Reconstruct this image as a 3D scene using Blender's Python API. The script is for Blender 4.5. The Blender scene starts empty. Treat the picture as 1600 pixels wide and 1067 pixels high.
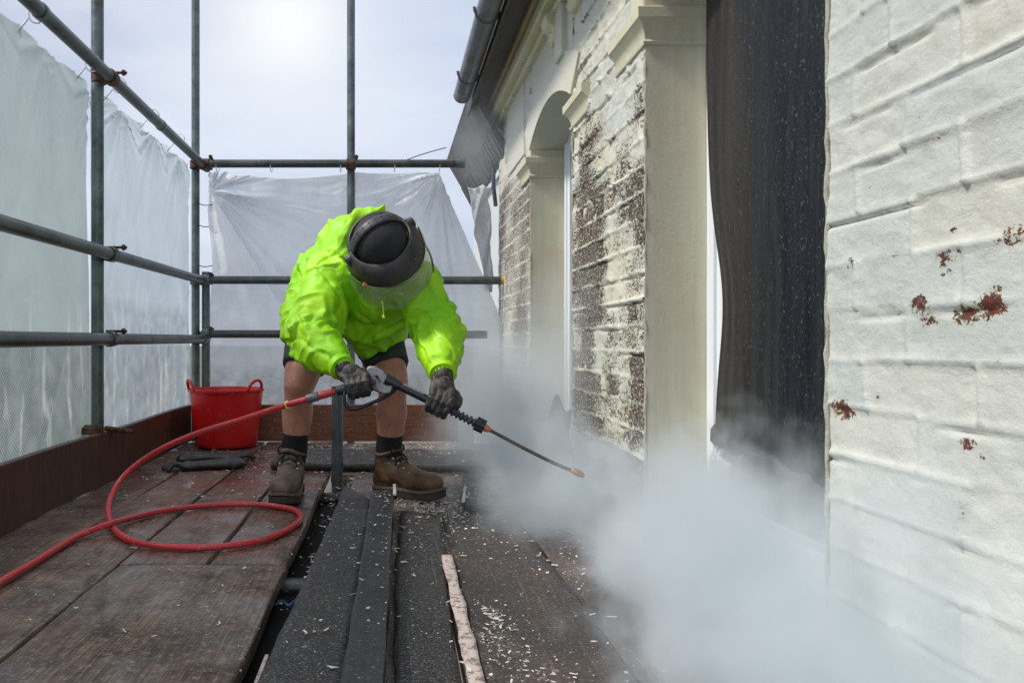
import bpy, bmesh, math, random
import numpy as np
from mathutils import Vector, Matrix
R = math.radians
random.seed(7); rng = np.random.default_rng(7)
S = bpy.context.scene
C = S.collection

# ------------------------------------------------------------------ camera
H = 0.60; F = 1200.0; PX, PY = 605.0, 535.0          # eye height, focal length in photo pixels, vanishing point
cam = bpy.data.objects.new("camera", bpy.data.cameras.new("camera")); C.objects.link(cam)
cam.location = (0, 0, H); cam.rotation_euler = (R(90), 0, 0)
cam.data.sensor_width = 36; cam.data.lens = 36 * F / 1600
cam.data.shift_x = (800 - PX) / 1600; cam.data.shift_y = -(533.5 - PY) / 1600
cam.data.clip_start = 0.02; cam.data.clip_end = 3000
S.camera = cam
S.view_settings.view_transform = 'Standard'; S.view_settings.look = 'None'
S.view_settings.exposure = 0.5; S.view_settings.gamma = 1
S.cycles.use_denoising = True
S.cycles.max_bounces = 8; S.cycles.transparent_max_bounces = 16; S.cycles.volume_bounces = 4
S.cycles.volume_step_rate = 1.0

# ------------------------------------------------------------------ node helper
class NT:
    def __init__(s, tree):
        s.t = tree; tree.nodes.clear()
    def n(s, kind, **kw):
        nd = s.t.nodes.new(kind)
        for k, v in kw.items():
            if k.startswith('i_'):
                key = k[2:]
                key = int(key) if key.isdigit() else key.replace('_', ' ')
                s.set(nd, key, v)
            else: setattr(nd, k, v)
        return nd
    def set(s, nd, key, v):
        sk = nd.inputs[key]
        if isinstance(v, bpy.types.NodeSocket): s.t.links.new(v, sk)
        elif isinstance(v, bpy.types.Node): s.t.links.new(v.outputs[0], sk)
        else:
            if sk.type == 'RGBA' and isinstance(v, (tuple, list)) and len(v) == 3: v = (*v, 1)
            if sk.type == 'RGBA' and isinstance(v, (int, float)): v = (v, v, v, 1)
            sk.default_value = v
    def math(s, op, a, b=None, c=None, clamp=False):
        nd = s.n('ShaderNodeMath', operation=op, use_clamp=clamp); s.set(nd, 0, a)
        if b is not None: s.set(nd, 1, b)
        if c is not None: s.set(nd, 2, c)
        return nd.outputs[0]
    def ramp(s, v, stops, interp='LINEAR'):
        nd = s.n('ShaderNodeValToRGB'); e = nd.color_ramp.elements; nd.color_ramp.interpolation = interp
        while len(e) < len(stops): e.new(0.5)
        for i, (p, c) in enumerate(stops):
            e[i].position = p
            e[i].color = (c, c, c, 1) if isinstance(c, (int, float)) else (*c, 1)
        s.set(nd, 0, v); return nd.outputs[0]
    def mix(s, f, a, b, mode='MIX'):
        nd = s.n('ShaderNodeMix', data_type='RGBA', blend_type=mode)
        s.set(nd, 0, f); s.set(nd, 6, a); s.set(nd, 7, b); return nd.outputs[2]
    def coord(s, scale=(1, 1, 1), rot=(0, 0, 0), rand=False, src='Object'):
        tc = s.n('ShaderNodeTexCoord').outputs[src]
        if rand:
            oi = s.n('ShaderNodeObjectInfo').outputs['Random']
            m = s.math('MULTIPLY', oi, 37.0)
            cx = s.n('ShaderNodeCombineXYZ'); s.set(cx, 0, m); s.set(cx, 1, m); s.set(cx, 2, m)
            va = s.n('ShaderNodeVectorMath', operation='ADD'); s.set(va, 0, tc); s.set(va, 1, cx.outputs[0]); tc = va.outputs[0]
        mp = s.n('ShaderNodeMapping'); s.set(mp, 0, tc); mp.inputs['Scale'].default_value = scale; mp.inputs['Rotation'].default_value = rot
        return mp.outputs[0]
    def noise(s, vec, scale=5, detail=4, rough=.55, dist=0, out=0):
        nd = s.n('ShaderNodeTexNoise'); s.set(nd, 'Vector', vec); nd.inputs['Scale'].default_value = scale
        nd.inputs['Detail'].default_value = detail; nd.inputs['Roughness'].default_value = rough; nd.inputs['Distortion'].default_value = dist
        return nd.outputs[out]
    def voro(s, vec, scale=5, feature='F1', out='Distance', rand=1):
        nd = s.n('ShaderNodeTexVoronoi', feature=feature); s.set(nd, 'Vector', vec); nd.inputs['Scale'].default_value = scale
        nd.inputs['Randomness'].default_value = rand
        return nd.outputs[out]
    def bump(s, h, strength=.5, dist=.01, normal=None):
        nd = s.n('ShaderNodeBump'); s.set(nd, 'Height', h); nd.inputs['Strength'].default_value = strength; nd.inputs['Distance'].default_value = dist
        if normal is not None: s.set(nd, 'Normal', normal)
        return nd.outputs[0]
    def out(s, sh, vol=None):
        o = s.n('ShaderNodeOutputMaterial')
        if sh is not None: s.set(o, 'Surface', sh)
        if vol is not None: s.set(o, 'Volume', vol)
    def bsdf(s, color, rough=.5, normal=None, **kw):
        b = s.n('ShaderNodeBsdfPrincipled'); s.set(b, 'Base Color', color); s.set(b, 'Roughness', rough)
        if normal is not None: s.set(b, 'Normal', normal)
        for k, v in kw.items(): s.set(b, k.replace('_', ' '), v)
        return b
MATS = {}
def mat(name):
    def deco(fn):
        m = bpy.data.materials.new(name); m.use_nodes = True; fn(NT(m.node_tree)); MATS[name] = m; return fn
    return deco

# ------------------------------------------------------------------ world and sun
SUN_EL, SUN_AZ = 50.0, -98.0                          # veiled sun high on the left, over the sheets
sd = Vector((math.sin(R(SUN_AZ)) * math.cos(R(SUN_EL)), math.cos(R(SUN_AZ)) * math.cos(R(SUN_EL)), math.sin(R(SUN_EL))))
W = bpy.data.worlds.new("World"); S.world = W; W.use_nodes = True
w = NT(W.node_tree)
sky = w.n('ShaderNodeTexSky', sky_type='NISHITA', sun_disc=False, sun_elevation=R(SUN_EL), sun_rotation=R(SUN_AZ))
g = w.n('ShaderNodeTexCoord').outputs['Generated']
dot = w.n('ShaderNodeVectorMath', operation='DOT_PRODUCT'); w.set(dot, 0, g); gl = Vector((-.115, .915, .385)).normalized(); dot.inputs[1].default_value = gl   # thin bright patch in the cloud ahead
d = w.math('MAXIMUM', dot.outputs['Value'], 0.0)
glow = w.math('POWER', d, 420.0); glow2 = w.math('POWER', d, 45.0)
cl = w.noise(w.coord((1, 1, 2.6), src='Generated'), 2.2, 5, .5, .3)
cl2 = w.noise(w.coord((1, 1, 1.6), src='Generated'), 1.3, 3, .5)
cloud = w.mix(w.ramp(cl, [(.36, 0.), (.62, 1.)]), (.46, .52, .67), (.74, .77, .84))
cloud = w.mix(w.ramp(cl2, [(.50, 0.), (.75, .5)]), cloud, (.40, .55, .80))
cloud = w.mix(w.math('MULTIPLY', glow2, .5), cloud, (.84, .86, .90))
cloud = w.mix(w.math('MULTIPLY', glow, .75), cloud, (1.0, .98, .95))
cs = w.n('ShaderNodeVectorMath', operation='SCALE'); w.set(cs, 0, cloud); cs.inputs['Scale'].default_value = 6.6
sb = w.n('ShaderNodeSeparateXYZ'); w.set(sb, 0, g)
back = w.math('ADD', 1.0, w.math('MULTIPLY', w.math('MULTIPLY', w.math('SUBTRACT', .25, sb.outputs[1]), 1.6, clamp=True), .20))   # unseen sky behind the camera brightened, added to light the scene from there
cb_ = w.n('ShaderNodeVectorMath', operation='SCALE'); w.set(cb_, 0, cs.outputs[0]); w.set(cb_, 'Scale', back)
skyc = w.mix(.93, sky.outputs[0], cb_.outputs[0])
bg = w.n('ShaderNodeBackground'); w.set(bg, 0, skyc); bg.inputs[1].default_value = 0.12
wo = w.n('ShaderNodeOutputWorld'); w.set(wo, 0, bg)
sl = bpy.data.lights.new("sun", 'SUN'); sl.energy = 2.7; sl.angle = R(8); sl.color = (1, .93, .82)
so = bpy.data.objects.new("sun", sl); C.objects.link(so); so.rotation_euler = sd.to_track_quat('Z', 'Y').to_euler()

# ------------------------------------------------------------------ numpy noise
def _h(ix, iy, iz, seed):
    n = (ix.astype(np.int64) * 374761393 + iy.astype(np.int64) * 668265263 + iz.astype(np.int64) * 2147483647 + seed * 974634777) & 0xffffffff
    n = ((n ^ (n >> 13)) * 1274126177) & 0xffffffff
    n = (n ^ (n >> 16)) & 0xffff
    return n / 65535.0
def vnoise(x, y, z=None, seed=0):
    x = np.asarray(x, float); y = np.asarray(y, float); z = np.zeros_like(x) if z is None else np.asarray(z, float)
    fx, fy, fz = np.floor(x), np.floor(y), np.floor(z); tx, ty, tz = x - fx, y - fy, z - fz
    tx, ty, tz = [t * t * (3 - 2 * t) for t in (tx, ty, tz)]
    r = 0
    for a in (0, 1):
        for b in (0, 1):
            for c in (0, 1):
                r = r + _h(fx + a, fy + b, fz + c, seed) * (tx if a else 1 - tx) * (ty if b else 1 - ty) * (tz if c else 1 - tz)
    return r * 2 - 1
def fbm(x, y, z=None, seed=0, oct=4, rough=.5):
    r = 0; a = 1; s = 0
    for i in range(oct):
        k = 2 ** i
        r = r + a * vnoise(np.asarray(x) * k, np.asarray(y) * k, None if z is None else np.asarray(z) * k, seed + i); s += a; a *= rough
    return r / s
def ridge(n): return 1 - np.abs(n) * 2
def crease(n, w_=.22): return np.clip(1 - np.abs(n) / w_, 0, 1) ** 1.5

# ------------------------------------------------------------------ mesh helpers
def tag(o, label=None, cat=None, group=None, kind=None):
    if label: o['label'] = label
    if cat: o['category'] = cat
    if group: o['group'] = group
    if kind: o['kind'] = kind
    return o
def empty(name, loc, label=None, cat=None, group=None):
    o = bpy.data.objects.new(name, None); C.objects.link(o); o.location = loc; o.empty_display_size = .1
    bpy.context.view_layer.update()
    return tag(o, label, cat, group)
def link(name, me, m, parent=None, smooth=True):
    o = bpy.data.objects.new(name, me); C.objects.link(o)
    if m is not None and not me.materials: me.materials.append(MATS[m] if isinstance(m, str) else m)
    if smooth is True: me.shade_smooth()
    elif smooth: me.shade_smooth(); me.set_sharp_from_angle(angle=R(smooth))
    if parent is not None:
        o.parent = parent; o.matrix_parent_inverse = parent_world(parent).inverted()
    return o
def parent_world(p):
    m = p.matrix_basis.copy()
    if p.parent: m = parent_world(p.parent) @ p.matrix_parent_inverse @ m
    return m
def recenter(o):                                       # move a top-level mesh's origin to the middle of its base
    me = o.data; n = len(me.vertices); a = np.empty(n * 3); me.vertices.foreach_get('co', a); a = a.reshape(-1, 3)
    c = Vector(((a[:, 0].min() + a[:, 0].max()) / 2, (a[:, 1].min() + a[:, 1].max()) / 2, a[:, 2].min()))
    me.transform(Matrix.Translation(-c)); o.location = c; return o
def pymesh(name, v, f):
    me = bpy.data.meshes.new(name); me.from_pydata([tuple(p) for p in v], [], [tuple(q) for q in f]); me.update(); return me
def P(px, py, Y): return Vector(((px - PX) * Y / F, Y, H - (py - PY) * Y / F))
def V(*a): return Vector(a)
class MB:
    def __init__(s): s.v = []; s.f = []
    def add(s, v, f):
        b = len(s.v); s.v += [tuple(p) for p in v]; s.f += [tuple(i + b for i in q) for q in f]; return s
    def box(s, x0, x1, y0, y1, z0, z1, M=None):
        v = [Vector((x, y, z)) for z in (z0, z1) for y in (y0, y1) for x in (x0, x1)]
        if M is not None: v = [M @ p for p in v]
        return s.add(v, [(0, 2, 3, 1), (4, 5, 7, 6), (0, 1, 5, 4), (2, 6, 7, 3), (0, 4, 6, 2), (1, 3, 7, 5)])
    def tube(s, pts, r, seg=12, caps=True, flat=None, round_caps=False):
        pts = [Vector(p) for p in pts]; n = len(pts)
        rs = [r] * n if isinstance(r, (int, float)) else list(r)
        if round_caps:
            t0 = (pts[0] - pts[1]).normalized(); t1 = (pts[-1] - pts[-2]).normalized()
            m0 = rs[0]; m1 = rs[-1]
            A = [(pts[0] + t0 * m0 * math.sin(a), m0 * math.cos(a)) for a in (R(80), R(55), R(28))]
            B = [(pts[-1] + t1 * m1 * math.sin(a), m1 * math.cos(a)) for a in (R(28), R(55), R(80))]
            pts = [a for a, _ in A] + pts + [b for b, _ in B]; rs = [q for _, q in A] + rs + [q for _, q in B]; n = len(pts)
        tans = []
        for i in range(n):
            a = pts[max(i - 1, 0)]; b = pts[min(i + 1, n - 1)]; tans.append((b - a).normalized())
        up = Vector((0, 0, 1)) if abs(tans[0].z) < .9 else Vector((1, 0, 0))
        if flat is not None: up = Vector(flat[0])
        N = (up - tans[0] * up.dot(tans[0])).normalized(); v = []; f = []
        for i in range(n):
            N = (N - tans[i] * N.dot(tans[i])).normalized(); B_ = tans[i].cross(N)
            fl = 1 if flat is None else flat[1]
            for k in range(seg):
                a = 2 * math.pi * k / seg
                v.append(pts[i] + (N * math.cos(a) * fl + B_ * math.sin(a)) * rs[i])
        for i in range(n - 1):
            for k in range(seg):
                a = i * seg + k; b = i * seg + (k + 1) % seg; f.append((a, b, b + seg, a + seg))
        if caps: f.append(tuple(range(seg - 1, -1, -1))); f.append(tuple(range((n - 1) * seg, n * seg)))
        return s.add(v, f)
    def ell(s, c, r, ax=None, seg=16, rings=10):
        c = Vector(c); ax = ax or (Vector((1, 0, 0)), Vector((0, 1, 0)), Vector((0, 0, 1))); v = []; f = []
        if isinstance(r, (int, float)): r = (r, r, r)
        q = lambda a, b, d: c + ax[0] * a * r[0] + ax[1] * b * r[1] + ax[2] * d * r[2]
        v.append(q(0, 0, 1))
        for i in range(1, rings):
            t = math.pi * i / rings
            for k in range(seg):
                a = 2 * math.pi * k / seg; v.append(q(math.sin(t) * math.cos(a), math.sin(t) * math.sin(a), math.cos(t)))
        v.append(q(0, 0, -1)); L = len(v) - 1
        for k in range(seg): f.append((0, 1 + k, 1 + (k + 1) % seg)); f.append((L, L - seg + (k + 1) % seg, L - seg + k))
        for i in range(rings - 2):
            for k in range(seg):
                a = 1 + i * seg + k; b = 1 + i * seg + (k + 1) % seg; f.append((a, a + seg, b + seg, b))
        return s.add(v, f)
    def grid(s, fn, nu, nv):
        v = [fn(i / nu, j / nv) for j in range(nv + 1) for i in range(nu + 1)]
        return s.add(v, [(j * (nu + 1) + i, j * (nu + 1) + i + 1, (j + 1) * (nu + 1) + i + 1, (j + 1) * (nu + 1) + i) for j in range(nv) for i in range(nu)])
    def me(s, name): return pymesh(name, s.v, s.f)
    def build(s, name, m, parent=None, smooth=35, bevel=0, solid=0):
        o = link(name, s.me(name), m, parent, smooth)
        if solid: md = o.modifiers.new('t', 'SOLIDIFY'); md.thickness = solid; md.offset = 0
        if bevel: md = o.modifiers.new('b', 'BEVEL'); md.width = bevel; md.segments = 2; md.limit_method = 'ANGLE'
        return o
def catmull(pts, n=8):
    pts = [Vector(p) for p in pts]; P_ = [pts[0] * 2 - pts[1]] + pts + [pts[-1] * 2 - pts[-2]]; out = []
    for i in range(1, len(P_) - 2):
        a, b, c, d_ = P_[i - 1:i + 3]
        for k in range(n):
            t = k / n; out.append(.5 * ((2 * b) + (c - a) * t + (2 * a - 5 * b + 4 * c - d_) * t * t + (3 * b - a - 3 * c + d_) * t ** 3))
    out.append(pts[-1]); return out
def remesh(mb, voxel, smooth=4):
    me = mb.me('tmp'); o = bpy.data.objects.new('tmp', me); C.objects.link(o)
    r = o.modifiers.new('r', 'REMESH'); r.mode = 'VOXEL'; r.voxel_size = voxel
    if smooth: s_ = o.modifiers.new('s', 'SMOOTH'); s_.iterations = smooth; s_.factor = .5
    dg = bpy.context.evaluated_depsgraph_get(); dg.update()
    m2 = bpy.data.meshes.new_from_object(o.evaluated_get(dg)); bpy.data.objects.remove(o); bpy.data.meshes.remove(me)
    return m2
def co_no(me):
    n = len(me.vertices); a = np.empty(n * 3); me.vertices.foreach_get('co', a); b = np.empty(n * 3); me.vertex_normals.foreach_get('vector', b)
    return a.reshape(-1, 3), b.reshape(-1, 3)
def setco(me, a): me.vertices.foreach_set('co', a.ravel()); me.update()
def attr(me, name, vals):
    at = me.attributes.new(name, 'FLOAT', 'POINT'); at.data.foreach_set('value', np.asarray(vals, float).ravel())

# ------------------------------------------------------------------ materials
@mat('deck_wood')
def _(n):
    c = n.coord(rand=True); cs_ = n.coord((14, 1.1, 14), rand=True); wc = n.coord(); fg = n.noise(n.coord((80, 2.2, 80), rand=True), 3, 5, .75, .3); gr2 = n.noise(c, 55, 6, .8)
    grain = n.noise(cs_, 4, 8, .7, 1.6); big = n.noise(c, 2.2, 5, .6); mid = n.noise(c, 9, 6, .7); fine = n.noise(c, 140, 3, .7)
    col = n.mix(n.ramp(grain, [(.3, 0.), (.7, 1.)]), (.050, .032, .023), (.27, .165, .108))
    col = n.mix(n.ramp(big, [(.42, 0.), (.66, .75)]), col, (.27, .185, .135))
    col = n.mix(n.ramp(n.noise(c, 4.5, 6, .7, .6), [(.48, 0.), (.62, .8)]), col, (.055, .034, .024))
    col = n.mix(n.ramp(mid, [(.50, 0.), (.64, .8)]), col, (.030, .018, .013))
    col = n.mix(n.ramp(fg, [(.50, 0.), (.60, .75)]), col, (.028, .017, .012)); col = n.mix(n.ramp(fg, [(.36, .55), (.44, 0.)]), col, (.34, .235, .165))
    col = n.mix(n.ramp(gr2, [(.54, 0.), (.62, .55)]), col, (.40, .33, .27)); col = n.mix(n.ramp(gr2, [(.38, .6), (.45, 0.)]), col, (.02, .012, .009))
    geo = n.n('ShaderNodeNewGeometry').outputs['Position']; sx = n.n('ShaderNodeSeparateXYZ'); n.set(sx, 0, geo)
    # red paint-dust stain on the boards in front of the tub
    vs = n.n('ShaderNodeVectorMath', operation='DISTANCE'); n.set(vs, 0, geo); vs.inputs[1].default_value = (-.66, 3.35, 0)
    st = n.math('SUBTRACT', 1.25, vs.outputs['Value']); st = n.math('MULTIPLY', n.math('MAXIMUM', st, 0.), n.ramp(n.noise(wc, 4.5, 6, .65), [(.42, 0.), (.62, 1.)]))
    col = n.mix(n.math('MULTIPLY', st, .6, clamp=True), col, (.23, .03, .022))
    sp = n.ramp(fine, [(.70, 0.), (.76, 1.)]); col = n.mix(n.math('MULTIPLY', sp, .45), col, (.45, .40, .35))
    rg = n.ramp(n.noise(c, 3.5, 6, .65), [(.42, .14), (.56, .62)])
    h = n.math('ADD', n.math('MULTIPLY', grain, .7), n.math('MULTIPLY', mid, .5)); h = n.math('ADD', n.math('ADD', h, n.math('MULTIPLY', fine, .25)), n.math('ADD', n.math('MULTIPLY', fg, .8), n.math('MULTIPLY', gr2, .5)))
    b = n.bsdf(col, rg, n.bump(h, .6, .003)); n.set(b, 'Coat Weight', n.ramp(n.noise(c, 2.6, 5, .6), [(.46, .0), (.58, .55)])); b.inputs['Coat Roughness'].default_value = .12; n.out(b)
@mat('plank_edge')
def _(n):
    g_ = n.noise(n.coord((2, 12, 30)), 5, 6, .6); c = n.coord()
    col = n.mix(n.ramp(g_, [(.3, 0.), (.7, 1.)]), (.028, .013, .008), (.095, .045, .028))
    col = n.mix(n.ramp(n.noise(c, 5, 6, .7), [(.5, 0.), (.72, .6)]), col, (.14, .065, .035))
    col = n.mix(n.ramp(n.noise(c, 60, 3, .7), [(.66, 0.), (.74, .55)]), col, (.30, .22, .18))
    n.out(n.bsdf(col, .42, n.bump(n.math('ADD', g_, n.noise(c, 40, 5, .7)), .6, .003)))
@mat('back_plank')
def _(n):
    c = n.coord(); g_ = n.noise(n.coord((1.5, 20, 14)), 5, 7, .65)
    col = n.mix(n.ramp(g_, [(.3, 0.), (.7, 1.)]), (.10, .035, .016), (.27, .10, .045))
    col = n.mix(n.ramp(n.noise(c, 55, 3, .8), [(.60, 0.), (.70, .8)]), col, (.62, .38, .25))
    n.out(n.bsdf(col, .38, n.bump(g_, .5, .003)))
@mat('felt')
def _(n):
    c = n.coord(rand=True); f = n.noise(c, 170, 3, .8); big = n.noise(c, 6, 5, .65)
    col = n.mix(n.ramp(big, [(.35, 0.), (.7, 1.)]), (.010, .010, .012), (.042, .037, .036))
    col = n.mix(n.ramp(f, [(.55, 0.), (.64, .9)]), col, (.24, .22, .20))
    col = n.mix(n.ramp(n.noise(n.coord((60, .8, 1), rand=True), 3, 3, .6), [(.66, 0.), (.70, .5)]), col, (.28, .22, .18))
    n.out(n.bsdf(col, n.ramp(big, [(.4, .3), (.6, .6)]), n.bump(n.math('ADD', f, n.math('MULTIPLY', n.noise(c, 25, 4), 1.5)), .6, .004)))
@mat('felt_plain')
def _(n):
    c = n.coord(rand=True); f = n.noise(c, 150, 3, .8); big = n.noise(c, 7, 5, .65)
    col = n.mix(n.ramp(big, [(.35, 0.), (.7, 1.)]), (.009, .010, .013), (.030, .033, .040))
    col = n.mix(n.ramp(f, [(.60, 0.), (.68, .7)]), col, (.30, .30, .32))
    n.out(n.bsdf(col, .38, n.bump(n.math('ADD', f, n.math('MULTIPLY', n.noise(c, 14, 4), 3)), .5, .004)))
@mat('dusty_board')
def _(n):
    c = n.coord(rand=True); f = n.noise(c, 110, 4, .8); big = n.noise(c, 5, 5, .65); g_ = n.noise(n.coord((30, 1, 8), rand=True), 4, 5, .6)
    col = n.mix(n.ramp(g_, [(.35, 0.), (.7, 1.)]), (.10, .072, .060), (.24, .19, .165))
    col = n.mix(n.ramp(f, [(.50, 0.), (.62, .7)]), col, (.52, .42, .37))
    col = n.mix(n.ramp(big, [(.50, 0.), (.70, .8)]), col, (.06, .038, .03))
    n.out(n.bsdf(col, .5, n.bump(f, .6, .003)))
@mat('scratched_felt')
def _(n):
    c = n.coord(rand=True); f = n.noise(c, 150, 3, .8); big = n.noise(c, 3.5, 6, .65)
    col = n.mix(n.ramp(big, [(.35, 0.), (.68, 1.)]), (.016, .013, .012), (.075, .055, .047))
    col = n.mix(n.ramp(n.noise(n.coord((26, .5, 1), rot=(0, 0, .12), rand=True), 5, 4, .7), [(.60, 0.), (.66, .35)]), col, (.20, .15, .13))
    col = n.mix(n.ramp(f, [(.56, 0.), (.66, .8)]), col, (.30, .25, .22))
    col = n.mix(n.ramp(n.noise(c, 28, 5, .8), [(.62, 0.), (.68, .6)]), col, (.42, .35, .31))
    n.out(n.bsdf(col, n.ramp(big, [(.4, .3), (.6, .6)]), n.bump(n.math('ADD', f, n.noise(c, 30, 4)), .6, .004)))
@mat('pale_batten')
def _(n):
    c = n.coord(rand=True)
    col = n.mix(n.ramp(n.noise(c, 40, 6, .8), [(.50, 0.), (.58, .9)]), (.66, .55, .49), (.20, .155, .13))
    n.out(n.bsdf(col, .6, n.bump(n.noise(c, 60, 4), .4, .003)))
@mat('chip')
def _(n):
    r = n.n('ShaderNodeNewGeometry').outputs['Random Per Island']
    n.out(n.bsdf(n.ramp(r, [(0., (.75, .72, .66)), (.6, (.80, .79, .76)), (.62, (.50, .36, .30)), (.8, (.40, .32, .28)), (1., (.72, .66, .42))], 'CONSTANT'), .55))
@mat('steel')
def _(n):
    c = n.coord(rand=True); a = n.noise(c, 9, 6, .7); b = n.noise(c, 70, 4, .7)
    col = n.mix(n.ramp(a, [(.35, 0.), (.65, 1.)]), (.075, .095, .10), (.19, .23, .235))
    col = n.mix(n.ramp(n.noise(n.coord((1, 1, .4), rand=True), 5, 5, .7), [(.52, 0.), (.68, .8)]), col, (.070, .085, .028))
    col = n.mix(n.ramp(b, [(.60, 0.), (.68, .7)]), col, (.04, .035, .028))
    col = n.mix(n.ramp(n.noise(c, 16, 5, .8), [(.62, 0.), (.68, .7)]), col, (.09, .038, .018))
    n.out(n.bsdf(col, n.ramp(a, [(.3, .28), (.7, .5)]), n.bump(b, .4, .002), Metallic=.55))
@mat('steel_dark')
def _(n):
    c = n.coord(rand=True); a = n.noise(c, 7, 6, .7)
    col = n.mix(n.ramp(a, [(.35, 0.), (.65, 1.)]), (.045, .052, .050), (.12, .135, .135))
    col = n.mix(n.ramp(n.noise(c, 4, 5, .7), [(.55, 0.), (.7, .7)]), col, (.055, .062, .025))
    col = n.mix(n.ramp(n.noise(c, 12, 5, .8), [(.60, 0.), (.68, .7)]), col, (.075, .04, .025))
    n.out(n.bsdf(col, .35, n.bump(n.noise(c, 80, 4), .4, .002), Metallic=.45))
@mat('rusty')
def _(n):
    c = n.coord(rand=True); a = n.noise(c, 30, 5, .7)
    n.out(n.bsdf(n.mix(n.ramp(a, [(.4, 0.), (.6, 1.)]), (.035, .020, .015), (.15, .065, .04)), .6, n.bump(a, .5, .003), Metallic=.3))
def sheet_mat(name, base, weave, rough=.3, trans=.5):
    @mat(name)
    def _(n):
        c = n.coord(); big = n.noise(c, 3.2, 5, .6); fine = n.noise(c, 22, 4, .6)
        col = n.mix(n.ramp(big, [(.3, 0.), (.75, 1.)]), tuple(x * .78 for x in base), base)
        fold_hl = n.noise(n.coord((1, 1, .10), rot=(.32, .12, 0)), 16, 4, .6, .1)
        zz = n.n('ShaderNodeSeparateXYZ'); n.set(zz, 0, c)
        col = n.mix(n.math('MULTIPLY', n.ramp(fold_hl, [(.56, 0.), (.66, .8)]), n.math('MULTIPLY', n.math('SUBTRACT', weave + .12, zz.outputs[2]), 3., clamp=True)), col, (.90, .93, .95))  # highlights of the folds painted into the colour as pale diagonal streaks
        col = n.mix(n.ramp(n.noise(c, 75, 3, .7), [(.62, 0.), (.72, .35)]), col, tuple(x * .5 for x in base))
        s_ = n.n('ShaderNodeSeparateXYZ'); n.set(s_, 0, c)
        z = s_.outputs[2]; u = n.math('ADD', s_.outputs[0], s_.outputs[1])
        k = 2 * math.pi / .016
        wv = n.math('MULTIPLY', n.math('SINE', n.math('MULTIPLY', z, k)), n.math('SINE', n.math('MULTIPLY', u, k)))
        wv = n.math('MULTIPLY', n.math('ADD', wv, 1.), .5)
        low = n.math('SUBTRACT', weave, z); low = n.math('MULTIPLY', low, 14., clamp=True)
        wv = n.math('MULTIPLY', n.math('MULTIPLY', wv, low), n.ramp(n.noise(c, 11, 4, .6), [(.38, .35), (.6, 1.)]))
        col = n.mix(n.math('MULTIPLY', wv, .9), col, tuple(x * .22 for x in base))
        nm = n.bump(n.math('ADD', n.math('MULTIPLY', fine, 1.), n.math('MULTIPLY', wv, .5)), .35, .006)
        p = n.bsdf(col, rough, nm); t = n.n('ShaderNodeBsdfTranslucent'); n.set(t, 0, col); n.set(t, 'Normal', nm)
        m_ = n.n('ShaderNodeMixShader'); n.set(m_, 0, trans); n.set(m_, 1, p); n.set(m_, 2, t)
        tr = n.n('ShaderNodeBsdfTransparent'); m2 = n.n('ShaderNodeMixShader'); n.set(m2, 0, .16); n.set(m2, 1, m_); n.set(m2, 2, tr)
        n.out(m2)
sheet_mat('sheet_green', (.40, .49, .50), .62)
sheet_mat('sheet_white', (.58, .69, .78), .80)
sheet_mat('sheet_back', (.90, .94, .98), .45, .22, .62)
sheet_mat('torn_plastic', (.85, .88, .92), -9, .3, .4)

def masonry(name, paint, dark, paint2, moss=.3, MS=46, cut=.46, BS=.85):
    @mat(name)
    def _(n):
        c = n.coord(); pe = n.n('ShaderNodeAttribute', attribute_name='peel').outputs['Fac']; br = n.n('ShaderNodeAttribute', attribute_name='brickv').outputs['Fac']
        big = n.noise(c, 3, 4, .6); mid = n.noise(n.coord((1, 1, 1.5)), MS, 6, .74, .4); fine = n.noise(c, 130, 5, .75)
        col = n.mix(n.ramp(big, [(.35, 0.), (.68, 1.)]), paint, paint2)
        col = n.mix(n.math('MULTIPLY', br, .5), col, (.44, .52, .54)); col = n.mix(n.ramp(n.noise(n.coord((1, 1, .3)), 6, 5, .6), [(.52, 0.), (.72, .45)]), col, (.46, .44, .36))
        col = n.mix(n.ramp(fine, [(.3, .25), (.6, 0.)]), col, tuple(x * .78 for x in paint))
        m = n.math('ADD', n.math('MULTIPLY', mid, .62), n.math('MULTIPLY', fine, .38))
        th = n.math('SUBTRACT', m, n.math('SUBTRACT', .78, n.math('MULTIPLY', pe, cut)))
        mask = n.math('MULTIPLY', th, 30., clamp=True)
        ring = n.math('MULTIPLY', n.math('ADD', th, .05), 12., clamp=True)
        ms = n.ramp(n.noise(c, 7, 4, .6), [(.48, 0.), (.62, moss)])
        col = n.mix(n.math('MULTIPLY', n.math('MULTIPLY', ring, ms), pe), col, (.42, .44, .10))
        dk = n.mix(n.ramp(n.noise(c, 60, 5, .75), [(.38, 0.), (.62, 1.)]), dark[0], dark[1])
        dk = n.mix(n.ramp(n.noise(c, 14, 4, .6), [(.56, 0.), (.64, 1.)]), dk, dark[2])
        col = n.mix(mask, col, dk)
        h = n.math('SUBTRACT', n.math('ADD', n.math('MULTIPLY', fine, .5), n.math('MULTIPLY', mid, .5)), n.math('MULTIPLY', mask, .55))
        n.out(n.bsdf(col, n.math('ADD', .42, n.math('MULTIPLY', mask, .35)), n.bump(h, BS, .006)))
masonry('paint_near', (.55, .56, .505), ((.030, .012, .009), (.17, .035, .022), (.045, .04, .022)), (.63, .65, .62), .9, 60, .40, .6)
masonry('paint_panel', (.68, .645, .52), ((.025, .019, .016), (.15, .105, .085), (.085, .035, .026)), (.74, .72, .63), .8, 75)
masonry('paint_far', (.68, .66, .58), ((.06, .043, .035), (.26, .20, .165), (.11, .08, .065)), (.68, .65, .56), .3, 85)
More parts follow.
